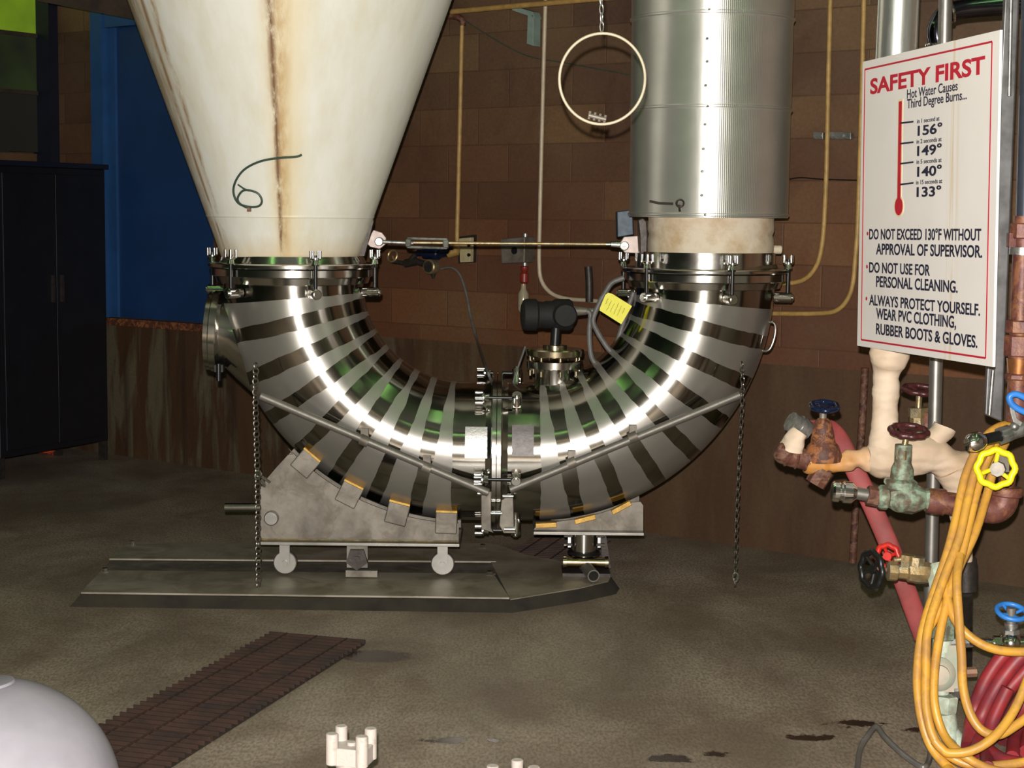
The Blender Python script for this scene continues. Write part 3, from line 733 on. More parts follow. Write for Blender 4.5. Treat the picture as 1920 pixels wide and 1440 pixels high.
for f in (.0, .3, .6, .9): mb.cyl(a+d*f-V((0, .0, .011)), a+d*f+V((.004, 0, .011)), .004, n=8)
obj('hoop_clamp', mb, M['dull'], hoop)

# ------------------------------------------------------------ wall fittings
def wtube(name, pts, off, r, mat, label, cat, n=10, k=6):
    P = spl([wl(x, y, off) for x, y in pts], k); return tag(obj(name, MB().tube(P, r, n), M[mat]), label, cat)
wtube('gas_pipe', ((846, 22), (900, 17), (980, 10), (1060, 3), (1150, -5)), .09, .014, 'yelpipe', 'yellow pipe running level across the top of the block wall', 'pipe')
wtube('gas_pipe', ((867, 44), (866, 55), (862, 240), (858, 400), (857, 440), (857, 466)), .06, .0115, 'yelpipe', 'straight yellow drop pipe on the block wall beside the hopper', 'pipe')
g = wtube('pipe_elbow_fitting', ((842, 30), (858, 32), (866, 38), (868, 48)), .06, .017, 'rust', 'small rusty elbow fitting at the top of the yellow drop pipe', 'pipe fitting')
c1 = wtube('conduit', ((1023, 0), (1021, 60), (1016, 250), (1012, 420), (1011, 495), (1016, 528), (1034, 550), (1062, 560), (1100, 563), (1132, 566)), .05, .0105, 'beigepipe', 'pale conduit dropping down the wall and bending right behind the transmitter', 'conduit')
wtube('conduit', ((1557, -10), (1553, 150), (1550, 300), (1546, 400), (1541, 460), (1530, 500), (1508, 524), (1478, 531), (1440, 530)), .05, .011, 'yelpipe', 'narrow yellowish conduit bending left just behind the right elbow, the one nearer the silver duct', 'conduit')
wtube('conduit', ((1620, -10), (1615, 200), (1609, 400), (1604, 480), (1596, 545), (1572, 580), (1530, 588), (1440, 588)), .05, .011, 'yelpipe', 'narrow yellowish conduit running down the wall along the left edge of the sign', 'conduit')
wtube('conduit', ((1103, 500), (1105, 530), (1105, 566)), .08, .02, 'dark', 'short dark conduit stub on the wall above the transmitter', 'conduit')
wtube('thin_wire', ((1472, 338), (1500, 333), (1540, 336), (1612, 338)), .03, .003, 'black', 'thin black wire running sideways between duct and sign on the wall', 'wire')
wtube('thin_wire', ((868, 36), (930, 75), (990, 105), (1060, 118), (1180, 140)), .02, .0025, 'cablegreen', 'thin dark green wire sagging across the upper block wall', 'wire')
wtube('wall_pipe', ((1622, 690), (1616, 800), (1605, 940), (1599, 1055)), .05, .017, 'rust', 'rusty pipe running down the lower wall to the floor behind the valves', 'pipe')
mb = MB(); mb.prism([wl(*p, .02) for p in ((970, 12), (1012, 24), (1016, 36), (974, 22))], WN*.06); mb.prism([wl(*p, .02) for p in ((1003, 28), (1014, 30), (1013, 88), (1001, 84))], WN*.06)
tag(obj('wall_bracket', mb, M['teal'], bevel=.002), 'pale green angle bracket high on the block wall', 'bracket')
for (x0, x1, lab) in ((1530, 1549, 'small grey conduit clamp left of the yellowish conduit'), (1559, 1601, 'long grey conduit clamp between the two yellowish conduits')):
    mb = MB(); mb.prism([wl(*p, .004) for p in ((x0, 247), (x1, 249), (x1, 262), (x0, 261))], WN*.03); q0 = wl((x0+x1)/2, 254, .03); mb.cyl(q0, q0+WN*.012, .009, n=8)
    tag(obj('conduit_clamp', mb, M['galv'], bevel=.002), lab, 'clamp')
# switch cover
sw = thing('switch_cover', 'beige switch cover with two round holes beside the yellow drop pipe', 'switch', wl(880, 494, 0))
mb = MB(); mb.prism([wl(*p, .0) for p in ((862, 444), (894, 440), (893, 492), (864, 494))], WN*.02); obj('back_box', mb, M['dark'], sw)
mb = MB(); mb.prism([wl(*p, .02) for p in ((867, 447), (889, 445), (888, 491), (869, 492))], WN*.03); obj('cover', mb, M['beige'], sw, bevel=.003)
mb = MB()
for y in (460, 478): q0 = wl(880, y, .048); mb.cyl(q0, q0+WN*.008, .009, n=12)
obj('button', mb, M['black'], sw)
# conduit box with red seal
cb = thing('conduit_box', 'grey cast conduit box with round dark opening right of the beige switch cover', 'junction box', wl(978, 490, 0))
mb = MB(); mb.prism([wl(*p, .0) for p in ((958, 448), (1004, 444), (1003, 492), (960, 494))], WN*.09); obj('body', mb, M['dull'], cb, bevel=.006)
q0 = wl(965, 470, .09); obj('opening', MB().cyl(q0, q0+WN*.006, .018, n=16), M['black'], cb)
q0 = wl(985, 438, .03); q1 = wl(984, 500, .03); obj('hub', MB().cyl(q0, q1, .014, n=12), M['galv'], cb)
sf = thing('seal_fitting', 'red-sealed drop leg with a clear bowl under the grey conduit box', 'seal fitting', wl(981, 590, .08))
obj('seal', MB().lathe([(.012, 0), (.022, .01), (.022, .05), (.012, .06), (.02, .07), (.02, .085), (.01, .09)], wl(983, 532, .08), (0, 0, 1), 14), simple('red_sealant', (.22, .02, .012), .4), sf)
obj('bowl', MB().lathe([(.014, 0), (.028, .02), (.028, .1), (.014, .125), (.012, .15)], wl(981, 588, .08), (0, 0, 1), 16), M['lens'], sf)
# regulator
rg = thing('air_regulator', 'dark air regulator with small gauge and brass knob under the turnbuckle rod', 'regulator', wl(800, 520, .08))
qq = lambda x, y: wl(x, y, .09)
obj('body', MB().cyl(qq(795, 474), qq(824, 476), .032, n=18, bev=.006).cyl(qq(824, 476), qq(845, 472), .022, n=14).cyl(qq(784, 474), qq(795, 474), .018, n=14), M['wheelblue'], rg)
obj('gauge', MB().cyl(qq(812, 500)-WN*.01, qq(812, 500)+WN*.04, .04, n=24, bev=.005), M['brass'], rg)
obj('gauge_face', MB().cyl(qq(812, 500)+WN*.038, qq(812, 500)+WN*.042, .03, n=24), M['dark'], rg)
obj('drain', MB().cyl(qq(812, 522), qq(812, 505), .006, .024, n=12), M['dark'], rg)
obj('fittings', MB().cyl(qq(735, 490), qq(760, 494), .012, n=10).cyl(qq(760, 494), qq(780, 490), .022, n=8).cyl(qq(780, 476), qq(768, 490), .015, n=8).cyl(qq(780, 490), qq(806, 498), .017, n=10), M['dark'], rg)
obj('knob', MB().torus(qq(736, 480), WN+V((0, 0, .3)), .032, .007, 20, 8).cyl(qq(736, 480), qq(740, 492), .006, n=8), M['brass'], rg)
obj('outlet', MB().tube([qq(842, 476), qq(855, 474), wl(857, 462, .06)], .02, 12), M['yelpipe'], rg)
P = spl([qq(828, 504), qq(846, 502), qq(862, 515), qq(874, 550), qq(884, 600), wl(898, 650, .3), at(912, 690, YE), at(924, 722, YE)], 8)
tag(obj('air_hose', MB().tube(P, .0065, 8), M['cable']), 'thin black air hose curving from the regulator down to the elbow joint', 'hose')
P = [at(985, 650, YE+.02), at(975, 678, YE), at(964, 710, YE-.0), at(962, 722, YE)]
tag(obj('air_hose', MB().tube(spl(P, 5), .004, 8), M['cable']), 'thin straight line from the nozzle flange down to the joint clamp', 'hose')

# ------------------------------------------------------------ left cabinet
lb = fl(207, 862); la = fl(10, 899); ld = (la-lb).normalized(); ln = V((ld.y, -ld.x, 0)); ln = ln if ln.x < 0 else -ln
LMx = Matrix(((ld.x, ln.x, 0), (ld.y, ln.y, 0), (0, 0, 1))); wlen = (la-lb).length+.02
zt = at(205, 318, lb.y).z
cab = thing('locker', 'tall dark navy metal locker standing in the left corner', 'locker', (la+lb)/2)
def lbox(mb, s0, s1, z0_, z1_, d0, d1): return mb.box(lb+ld*((s0+s1)/2)+ln*((d0+d1)/2)+V((0, 0, (z0_+z1_)/2)), (abs(s1-s0), abs(d1-d0), abs(z1_-z0_)), LMx)
obj('body', lbox(MB(), 0, wlen, .12, zt, .015, .42), M['locker'], cab, bevel=.006)
obj('top', lbox(MB(), -.01, wlen+.01, zt, zt+.03, -.01, .43), M['navy'], cab, bevel=.004)
for i in range(2):
    d0 = .03+i*(wlen-.06)/2; d1 = d0+(wlen-.06)/2-.008
    dd = obj('door', lbox(MB(), d0, d1, .16, zt-.04, -.002, .014), M['locker'], cab, bevel=.003)
    sgn_ = d1-.035 if i == 0 else d0+.035
    obj('handle', lbox(MB(), sgn_-.008, sgn_+.008, 1.0, 1.16, -.02, -.002), M['dark'], dd)
for s0 in (.0, wlen-.04):
    for d0 in (.02, .38): obj('leg', lbox(MB(), s0, s0+.04, 0, .121, d0, d0+.04), M['dark'], cab)
tall = thing('locker', 'second dark locker cut by the left edge of the photo', 'locker', lb+ld*(wlen+.3))
obj('body', lbox(MB(), wlen+.05, wlen+.55, .0, zt, -.03, .42), M['navy'], tall, bevel=.006)
obj('door', lbox(MB(), wlen+.07, wlen+.53, .1, zt-.04, -.05, -.028), M['locker'], tall, bevel=.003)
q0 = fl(92, 853); mb = MB()
mb.sphere(q0+V((0, 0, .02)), .06, (1.2, .8, .35), 12, 8); rgm = obj('rag', mb, M['orange'])
for v in rgm.data.vertices: v.co += V((random.uniform(-.015, .015), random.uniform(-.015, .015), random.uniform(-.0, .02)))
tag(rgm, 'orange rag lying on the floor under the locker', 'rag')

# ------------------------------------------------------------ floor platform
ph = .045
P1 = [fl(150, 1113, ph), fl(957, 1124, ph), fl(1085, 1103, ph), fl(1140, 1090, ph), fl(1146, 1080, ph), fl(1120, 1066, ph), fl(1040, 1050, ph), fl(985, 1040, ph), fl(935, 1022, ph), fl(905, 1018, ph), fl(243, 1017, ph)]
plat = thing('ramp_platform', 'low stainless steel platform on the floor with a pointed right end under the trolleys', 'platform', V((sum(p.x for p in P1)/11, sum(p.y for p in P1)/11, 0)))
cen = V((sum(p.x for p in P1)/11, sum(p.y for p in P1)/11, 0))
mb = MB(); n = len(P1)
def grow(p, d): 
    e = V((p.x-cen.x, p.y-cen.y, 0)); return V((p.x+e.x/e.length*d, p.y+(e.y/abs(e.y) if abs(e.y) > .05 else 0)*d*1.0, 0))
mb.v = [grow(p, .035) for p in P1]+[V((p.x, p.y, ph-.004)) for p in P1]
mb.f = [tuple(reversed(range(n))), tuple(range(n, 2*n))]+[(i, (i+1) % n, n+(i+1) % n, n+i) for i in range(n)]
obj('skirt', mb, M['platside'], plat)
def slab(poly, z0_, z1_, mat, name, bev=.0015):
    mb = MB(); mb.prism([V((p.x, p.y, z0_)) for p in poly], (0, 0, z1_-z0_)); return obj(name, mb, M[mat], plat, bevel=bev)
slab([P1[1], *P1[2:10], fl(905, 1024, ph)], ph-.003, ph+.001, 'platform', 'deck_sheet', 0)
slab([fl(152, 1112, ph), fl(955, 1122, ph), fl(925, 1077, ph), fl(190, 1071, ph)], ph-.003, ph+.004, 'platform', 'cover_plate', 0)
slab([fl(205, 1049, ph), fl(930, 1054, ph), fl(905, 1020, ph), fl(243, 1018, ph)], ph-.003, ph+.004, 'platform', 'cover_plate', 0)
slab([fl(192, 1069, ph), fl(930, 1075, ph), fl(931, 1056, ph), fl(206, 1051, ph)], ph-.01, ph-.002, 'dull', 'roller_track')
for (x, y) in ((918, 1077), (905, 1026), (197, 1071), (248, 1020)):
    q0 = fl(x, y, ph+.006); obj('bolt', MB().cyl(q0-V((0, 0, .004)), q0+V((0, 0, .014)), .013, n=6), M['chrome'], plat)
# ------------------------------------------------------------ left support trolley
TY = 6.93
def tp_(x, y, Y=TY): return at(x, y, Y)
tro = thing('support_trolley', 'steel trolley with four pads cradling the left elbow', 'trolley', (at(673, 1070, YE).x, YE, ph+.006))
arc = []
for a in [R(3+ (46-3)*i/18) for i in range(19)]:
    arc.append(V((CL.x-.996*math.sin(a), TY, CL.z-.996*math.cos(a))))
poly = [tp_(487, 1014), tp_(860, 1014), V((tp_(860, 990).x, TY, arc[0].z))]+arc+[tp_(550, 852), tp_(540, 853), tp_(517, 878), tp_(487, 914)]
obj('side_plate', MB().prism(poly, (0, .012, 0)), M['dull'], tro)
obj('side_plate', MB().prism([p+V((0, .3, 0)) for p in poly], (0, .012, 0)), M['dull'], tro)
za = tp_(600, 1014).z; mb = MB(); xa, xb = tp_(487, 1014).x, tp_(860, 1014).x
mb.box(((xa+xb)/2, YE, za-.006), (xb-xa+.01, .42, .013)); obj('base_plate', mb, M['steel'], tro, bevel=.002)
mb = MB(); mb.tube([V((xa+(xb-xa)*i/60, TY-.004, za+.004+random.uniform(-.001, .001))) for i in range(61)], .0045, 6); obj('weld_bead', mb, M['brass'], tro)
for (x, y, a) in ((573, 867, 40), (655, 925, 26.5), (745, 961, 14), (837, 978, 1.5)):
    c = at(x, y, TY-.02); Rm = Matrix.Rotation(R(a), 3, 'Y'); mb = MB(); mb.box(c+V((0, 0, -.004)), (.09, .036, .088), Rm); pd = obj('pad', mb, M['dull'], tro, bevel=.005)
    mb = MB(); mb.box(c+Rm @ V((0, 0, .044)), (.086, .037, .008), Rm); obj('pad_lining', mb, M['gasket'], pd)
for (x, y) in ((535, 1054), (830, 1056)):
    c = at(x, y, TY+.02); mb = MB(); rr = c.z-(ph-.002); rr = min(rr, .052)
    mb.cyl(c+V((0, -.012, 0)), c+V((0, .02, 0)), .049, n=32, bev=.004)
    hg = MB(); hg.box((c.x, c.y-.018, (c.z+za-.012)/2), (.042, .01, za-.012-c.z)); hg.cyl(c+V((0, -.03, 0)), c+V((0, .0, 0)), .012, n=12)
    h = obj('roller_hanger', hg, M['steel'], tro); obj('roller', mb, M['steel'], h)
c = at(670, 1046, TY+.01); mb = MB(); mb.box((c.x, c.y, (c.z-.04+za-.012)/2), (.086, .012, za-.012-c.z+.04)); hg = obj('roller_hanger', mb, M['dull'], tro)
mb = MB(); mb.cyl(c+V((0, -.03, 0)), c+V((0, -.005, 0)), .047, n=5, ph=PI/10); mb.cyl(c+V((0, -.04, 0)), c+V((0, -.02, 0)), .016, n=6); obj('cam', mb, M['dark'], hg)
zb = c.z-.05; obj('foot', MB().box((c.x+.02, c.y, (zb+ph+.006)/2+.003), (.13, .06, max(.012, zb-ph-.006))), M['dull'], tro)
a = at(421, 951, YE-.02); b = at(492, 951, YE-.02); obj('handle_bar', MB().cyl(a, b, .018, n=20, bev=.002), M['polished'], tro)
c = at(510, 970, TY-.002); mb = MB(); mb.cyl(c+V((0, .0, 0)), c+V((0, -.03, 0)), .03, n=28, bev=.004); mb.cyl(c+V((0, -.028, 0)), c+V((0, -.034, 0)), .02, n=24); obj('boss', mb, M['steel'], tro)
mb = MB(); a = at(484, 888, TY-.03); mb.torus(a, (0, 1, 0), .012, .005, 16, 8); mb.cyl(at(490, 893, TY-.02), at(506, 904, TY), .007, n=10); mb.cyl(at(486, 898, TY-.02), at(496, 910, TY+.01), .013, n=10)
obj('shackle', mb, M['chrome'], tro)
# ------------------------------------------------------------ right jack stand
JY = 6.98
jk = thing('jack_stand', 'short round steel jack with a slanted saddle plate under the right elbow', 'jack', (at(1095, 1080, YE).x, YE-.04, ph))
arc = []
for i in range(13):
    a = R(2+22.5*i/12); arc.append(V((CR.x+1.0*math.sin(a), JY, CR.z-1.0*math.cos(a))))
zb = at(1100, 994, JY).z
poly = [V((at(1001, 994, JY).x, JY, zb)), V((at(1206, 994, JY).x, JY, zb)), at(1206, 948, JY), at(1201, 941, JY)]+[p for p in reversed(arc)]
obj('saddle_plate', MB().prism(poly, (0, .012, 0)), M['dull'], jk); obj('saddle_plate', MB().prism([p+V((0, .22, 0)) for p in poly], (0, .012, 0)), M['dull'], jk)
x0_, x1_ = at(1000, 994, JY).x, at(1206, 994, JY).x
obj('base_plate', MB().box(((x0_+x1_)/2, YE, zb-.006), (x1_-x0_, .34, .013)), M['steel'], jk, bevel=.002)
for (x, y, a) in ((1024, 984, -3), (1097, 973, -15), (1165, 951, -29)):
    c = at(x, y, JY-.02); Rm = Matrix.Rotation(R(a), 3, 'Y'); obj('pad', MB().box(c, (.088, .036, .02), Rm), M['gasket'], jk, bevel=.003)
jx = at(1095, 1010, YE-.04).x; jc = V((jx, YE-.04, 0)); z_ = lambda y: at(1095, y, YE-.09).z
obj('column', MB().lathe([(.05, z_(1048)), (.05, z_(1000))], jc, (0, 0, 1), 40), M['polished'], jk)
obj('collar', MB().lathe([(.045, -.008), (.066, -.006), (.07, 0), (.066, .006), (.05, .008)], jc+V((0, 0, z_(1040))), (0, 0, 1), 40), M['black'], jk)
mb = MB()
for sx_ in (-1, 1):
    mb.box(jc+V((sx_*.062, 0, z_(1015))), (.012, .06, .06)); 
    for dz in (-.018, .018): mb.cyl(jc+V((sx_*.05, -.03, z_(1015)+dz)), jc+V((sx_*.085, -.03, z_(1015)+dz)), .006, n=8)
    obj('guide_lug', mb, M['chrome'], jk); mb = MB()
obj('screw', MB().cyl(jc+V((0, 0, ph)), jc+V((0, 0, z_(1046))), .02, n=20), M['chrome'], jk)
c = V((jx, YE-.09, z_(1054))); mb = MB(); mb.cyl(c-V((.078, 0, 0)), c+V((.092, 0, 0)), .021, n=20, bev=.003); mb.cyl(c-V((.088, 0, 0)), c-V((.074, 0, 0)), .026, n=16); mb.cyl(c+V((.086, 0, 0)), c+V((.1, 0, 0)), .026, n=16)
obj('cross_tube', mb, simple('amber_reflection_tint', (.5, .4, .24), .2, 1), jk)  # amber reflection on the steel is tinted into its base colour
mb = MB(); c2 = jc+V((.01, .02, 0)); mb.box((c2.x, c2.y, ph+.008), (.2, .17, .014)); mb.prism([V((c2.x+.075, c2.y+.05, ph+.01)), V((c2.x+.11, c2.y+.05, ph+.01)), V((c2.x+.085, c2.y+.05, z_(1010))), V((c2.x+.06, c2.y+.05, z_(1010)))], (0, .02, 0)); obj('foot_plate', mb, M['dark'], jk)
a = at(1113, 1080, YE-.22); b = at(1096, 1060, YE-.06); obj('handle_socket', MB().pipe(a, b, .0255, .005), M['steel'], jk)

# ------------------------------------------------------------ drain gratings
def grating(A, B, C, D, label, nb, nr):
    # A-B long edge (left), D-C other long edge; bars run across, rods run along
    r = thing('drain_grating', label, 'grating', (A+B+C+D)/4)
    mb = MB(); L = (B-A).length
    for i in range(nb+1):
        f = i/nb; p = A.lerp(B, f); q0 = D.lerp(C, f); d = (q0-p).normalized(); nn = V((-d.y, d.x, 0)); z0_ = V((0, 0, .004))
        poly = [p+nn*.003+z0_, q0+nn*.003+z0_, q0-nn*.003+z0_, p-nn*.003+z0_]; mb.prism(poly, (0, 0, .014))
    obj('bearing_bars', mb, M['grate'], r)
    mb = MB()
    for j in range(nr):
        f = (j+.6)/(nr+.2); mb.tube([A.lerp(D, f)+V((0, 0, .018)), B.lerp(C, f)+V((0, 0, .018))], .003, 6)
    obj('cross_rods', mb, M['grate'], r)
    obj('pit', MB().prism([V((p.x, p.y, .001)) for p in (A, B, C, D)], (0, 0, .002)), M['pit'], r)
    return r
gA = fl(505, 1193); gB = fl(100, 1414); gD = fl(658, 1226); gC = fl(250, 1470)
u_ = (gB-gA).normalized(); v_ = V((gD-gA)); v_ = v_-u_*v_.dot(u_); 
wdt = v_.length; v_.normalize(); Lg = (gB-gA).length+.3
g1 = gA; g2 = gA+u_*.55; 
grating(gA, gA+u_*.52, gA+u_*.52+v_*wdt, gA+v_*wdt, 'rusty floor grating panel nearest the wet patch', 13, 3)
grating(gA+u_*.53, gA+u_*(Lg-.55), gA+u_*(Lg-.55)+v_*wdt, gA+u_*.53+v_*wdt, 'long rusty floor grating panel in the middle of the trench', int((Lg-1.08)/.04), 3)
grating(gA+u_*(Lg-.54), gA+u_*(Lg+.3), gA+u_*(Lg+.3)+v_*wdt, gA+u_*(Lg-.54)+v_*wdt, 'rusty floor grating panel beside the pale rounded lid', 21, 3)
hA = fl(1010, 1006); hB = hA+u_*.8
grating(hA, hB, hB+v_*wdt*.95, hA+v_*wdt*.95, 'dark floor grating behind the steel platform', 20, 4)
print('GRATE', gA, gD, wdt, Lg, hA)

# ------------------------------------------------------------ safety sign
sTR = at(1875, 56, 4.62); sBR = at(1861, 688, 4.62)
best = None
for i in range(400):
    Yl = 4.9+i*.0025; h_ = at(1618, 116, Yl).z-at(1607, 648, Yl).z
    if best is None or abs(h_-(sTR.z-sBR.z)) < best[0]: best = (abs(h_-(sTR.z-sBR.z)), Yl)
Yl = best[1]; sTL = at(1618, 116, Yl); sBL = at(1607, 648, Yl)
SO = sBL; su = (sBR-sBL).normalized(); sv = ((sTL-sBL)+(sTR-sBR)).normalized(); sv = (sv-su*sv.dot(su)).normalized(); sn = su.cross(sv)
if sn.y > 0: sn = -sn
def sg(px, py):
    d = cF*FPX + cR*(px-960) + cU*(720-py); p = CAMP + d*((SO-CAMP).dot(sn)/d.dot(sn)); q = p-SO
    return q.dot(su), q.dot(sv)
def sp(s_, t_, off=0): return SO+su*s_+sv*t_+sn*off
print('SIGN', Yl, sg(1875, 56), sg(1861, 688), sg(1618, 116))
t = NT('sign_white_face'); co = t.obj(); n2 = t.noise(t.mapp(co, (30, 30, 1)), 1.5, 4); n1 = t.noise(co, 3, 3)
dd_ = t.n('ShaderNodeVectorMath', operation='DOT_PRODUCT', ins={0: co, 1: tuple(su)}).outputs['Value']
near = t.math('SUBTRACT', 1.0, t.ramp(t.math('ABSOLUTE', t.math('SUBTRACT', dd_, .19)), .0, .05))
c = t.mix(t.ramp(n1, .3, .7), (.8, .76, .73), (.74, .7, .67)); c = t.mix(t.math('MULTIPLY', near, t.ramp(n2, .5, .62)), c, (.68, .54, .36))
M['signface'] = t.out(c, .38, 0)
sign = thing('safety_sign', 'white SAFETY FIRST sign with a red thermometer warning about hot water', 'sign', (sBL+sBR)/2)
obj('panel', MB().prism([sp(*sg(*q_)) for q_ in ((1618, 116), (1875, 56), (1861, 688), (1607, 648))], -sn*.008), M['signface'], sign)
def sline(a, b, w_, off=.0012):
    d = V((b[0]-a[0], b[1]-a[1], 0)).normalized(); nn = V((-d.y, d.x, 0))*w_/2
    return [sp(a[0]+nn.x, a[1]+nn.y, off), sp(b[0]+nn.x, b[1]+nn.y, off), sp(b[0]-nn.x, b[1]-nn.y, off), sp(a[0]-nn.x, a[1]-nn.y, off)]
cs = [sg(1622, 133), sg(1861, 75), sg(1848, 670), sg(1615, 638)]; mb = MB()
s0, s1 = (cs[0][0]+cs[3][0])/2, (cs[1][0]+cs[2][0])/2; t0, t1 = (cs[2][1]+cs[3][1])/2, (cs[0][1]+cs[1][1])/2
cs = [(s0, t1), (s1, t1), (s1, t0), (s0, t0)]
for i in range(4):
    a, b = cs[i], cs[(i+1) % 4]; mb.prism(sline(a, b, .0055, .0002), sn*.0008)
obj('border', mb, M['signred'], sign)
def text(s, lb_, rb_, cap, mat, bold=0.0, name='lettering'):
    (a0, b0), (a1, b1) = sg(*lb_), sg(*rb_); ct = sg(lb_[0], lb_[1]-cap)[1]-b0
    cu = bpy.data.curves.new('txt', 'FONT'); cu.body = s; cu.size = 1; cu.offset = bold; cu.resolution_u = 4
    to = bpy.data.objects.new('txt', cu); me = bpy.data.meshes.new_from_object(to)
    cu2 = bpy.data.curves.new('txt2', 'FONT'); cu2.body = 'H'; cu2.size = 1; cu2.offset = bold; t2 = bpy.data.objects.new('t2', cu2); m2 = bpy.data.meshes.new_from_object(t2)
    ch = max(v.co.y for v in m2.vertices); bpy.data.meshes.remove(m2); bpy.data.objects.remove(t2); bpy.data.curves.remove(cu2)
    xs = [v.co.x for v in me.vertices]; x0, x1 = min(xs), max(xs); tb_ = (b0+b1)/2
    me2 = bpy.data.meshes.new(name); base = wloc(sign)
    vs_ = [tuple(sp(a0+(v.co.x-x0)/(x1-x0)*(a1-a0), tb_+v.co.y/ch*ct, .0012)-base) for v in me.vertices]
    me2.from_pydata(vs_, [], [tuple(p.vertices) for p in me.polygons]); me2.materials.append(M[mat])
    bpy.data.meshes.remove(me); bpy.data.objects.remove(to); bpy.data.curves.remove(cu)
    o = bpy.data.objects.new(name, me2); col.objects.link(o); o.parent = sign
    md = o.modifiers.new('thick', 'SOLIDIFY'); md.thickness = .0006
    return o
for s_, a, b, cp_, mt, bo in (
    ('SAFETY FIRST', (1632, 177), (1847, 136), 28, 'signred', .03),
    ('Hot Water Causes', (1701, 186), (1796, 168), 17, 'signink', .01),
    ('Third Degree Burns...', (1701, 205), (1813, 184), 17, 'signink', .01),
    ('in 1 second at', (1720, 232), (1762, 225), 8, 'signink', .01), ('156°', (1721, 254), (1767, 249), 18, 'signink', .025),
    ('in 2 seconds at', (1719, 270), (1766, 264), 8, 'signink', .01), ('149°', (1720, 292), (1766, 288), 18, 'signink', .025),
    ('in 5 seconds at', (1719, 308), (1766, 303), 8, 'signink', .01), ('140°', (1720, 331), (1766, 328), 18, 'signink', .025),
    ('in 15 seconds at', (1718, 347), (1767, 342), 8, 'signink', .01), ('133°', (1719, 370), (1765, 366), 18, 'signink', .025),
    ('DO NOT EXCEED 130°F WITHOUT', (1630, 449), (1840, 450), 19, 'signink', .022), ('APPROVAL OF SUPERVISOR.', (1643, 478), (1842, 481), 20, 'signink', .022),
    ('DO NOT USE FOR', (1630, 511), (1744, 516), 19, 'signink', .022), ('PERSONAL CLEANING.', (1643, 538), (1796, 548), 20, 'signink', .022),
    ('ALWAYS PROTECT YOURSELF.', (1630, 572), (1838, 591), 19, 'signink', .022), ('WEAR PVC CLOTHING,', (1643, 599), (1793, 613), 20, 'signink', .022),
    ('RUBBER BOOTS & GLOVES.', (1643, 626), (1833, 652), 20, 'signink', .022)):
    text(s_, a, b, cp_, mt, bo)
mb = MB()
for p in ((1627, 438), (1626, 500), (1625, 560)):
    s_, t_ = sg(*p); mb.prism([sp(s_+.006*math.cos(a), t_+.006*math.sin(a), .0004) for a in [2*PI*i/12 for i in range(12)]], sn*.0008)
obj('bullets', mb, M['signred'], sign)
def thermo(grow_, z, mat, nm):
    tb0 = sg(1689, 190); bc = sg(1686, 387); hw = .0105+grow_; rr = .027+grow_; pts = []
    xc = (tb0[0]+bc[0])/2; a0 = math.asin(min(1, hw/rr))
    pts = [(xc+hw, tb0[1]+grow_), (xc-hw, tb0[1]+grow_)]
    for i in range(25):
        a = PI/2+a0+(2*PI-2*a0)*i/24; pts.append((xc+rr*math.cos(a), bc[1]+rr*math.sin(a)))
    return obj(nm, MB().prism([sp(*p, z) for p in pts], sn*.0008), M[mat], sign)
thermo(.006, .0002, 'signyel', 'thermometer_outline'); thermo(0, .0012, 'signred', 'thermometer')
mb = MB()
for y0_, y1_ in ((231, 228), (269.5, 266.5), (307, 304), (346, 343)):
    obj('scale_mark', MB().prism(sline(sg(1689, y0_), sg(1714, y1_), .005, .002), sn*.0008), M['signink'], sign)


# ------------------------------------------------------------ piping cluster on the right
YP = 5.42
def P_(x, y, Y=YP): return at(x, y, Y)
def pxm(n, Y=YP): return n*Y/FPX
M['alujacket'] = simple('bright_pipe_jacket', (.8, .8, .76), .3, .9, .2, 8, stretch=(6, 6, .5))
ip = thing('insulated_pipe', 'silver jacketed riser pipe passing behind the top of the sign, white cloth lagging below', 'pipe', P_(1660, 860))
mb = MB(); mb.lathe([(pxm(39), 0), (pxm(39), .25), (pxm(40.5), .252), (pxm(40.5), .27), (pxm(39), .272), (pxm(38), 1.2)], P_(1672, 300, 5.6), (0.012, 0, 1), 40); obj('metal_jacket', mb, M['alujacket'], ip)
mb = MB(); pts = spl([P_(1672, 300, 5.6), P_(1668, 560, 5.55), P_(1669, 650), P_(1664, 690), P_(1661, 740), P_(1658, 790), P_(1657, 830), P_(1665, 860)], 6)
n = len(pts); rr = []
for i, p in enumerate(pts): rr.append(pxm(37) if i < 14 else pxm(37-13*min(1, (i-14)/6)+ (13*max(0, (i-32)/10))+random.uniform(-.7, .7)))
mb.tube(pts, rr, 24); wrinkle(obj('cloth_lagging', mb, M['lag'], ip), .006, 14)
pts = spl([P_(1628, 862), P_(1660, 858), P_(1690, 852), P_(1720, 850), P_(1755, 856), P_(1785, 872), P_(1830, 876), P_(1850, 880)], 5)
rr = [pxm(v) for v in (26, 30, 34, 37, 38, 38, 39, 40, 41, 42, 43, 43, 43, 43, 43, 42, 41, 40, 38, 35, 33, 32, 31, 30, 30, 30, 30, 29, 29, 28, 28, 28, 28, 28, 28, 28)]
mb = MB(); mb.tube(pts, rr[:len(pts)], 24); wrinkle(obj('cloth_lagging', mb, M['lag'], ip), .006, 14)
mb = MB(); mb.tube(spl([P_(1735, 862), P_(1745, 835), P_(1765, 812), P_(1772, 800)], 5), pxm(22), 20); wrinkle(obj('cloth_lagging', mb, M['lag'], ip), .006, 14)
pts = spl([P_(1785, 880), P_(1798, 910), P_(1803, 950), P_(1806, 1000), P_(1806, 1052)], 5); mb = MB(); mb.tube(pts, [pxm(34-1.0*min(i, 16)) for i in range(len(pts))], 20); wrinkle(obj('cloth_lagging', mb, M['lag'], ip), .006, 14)
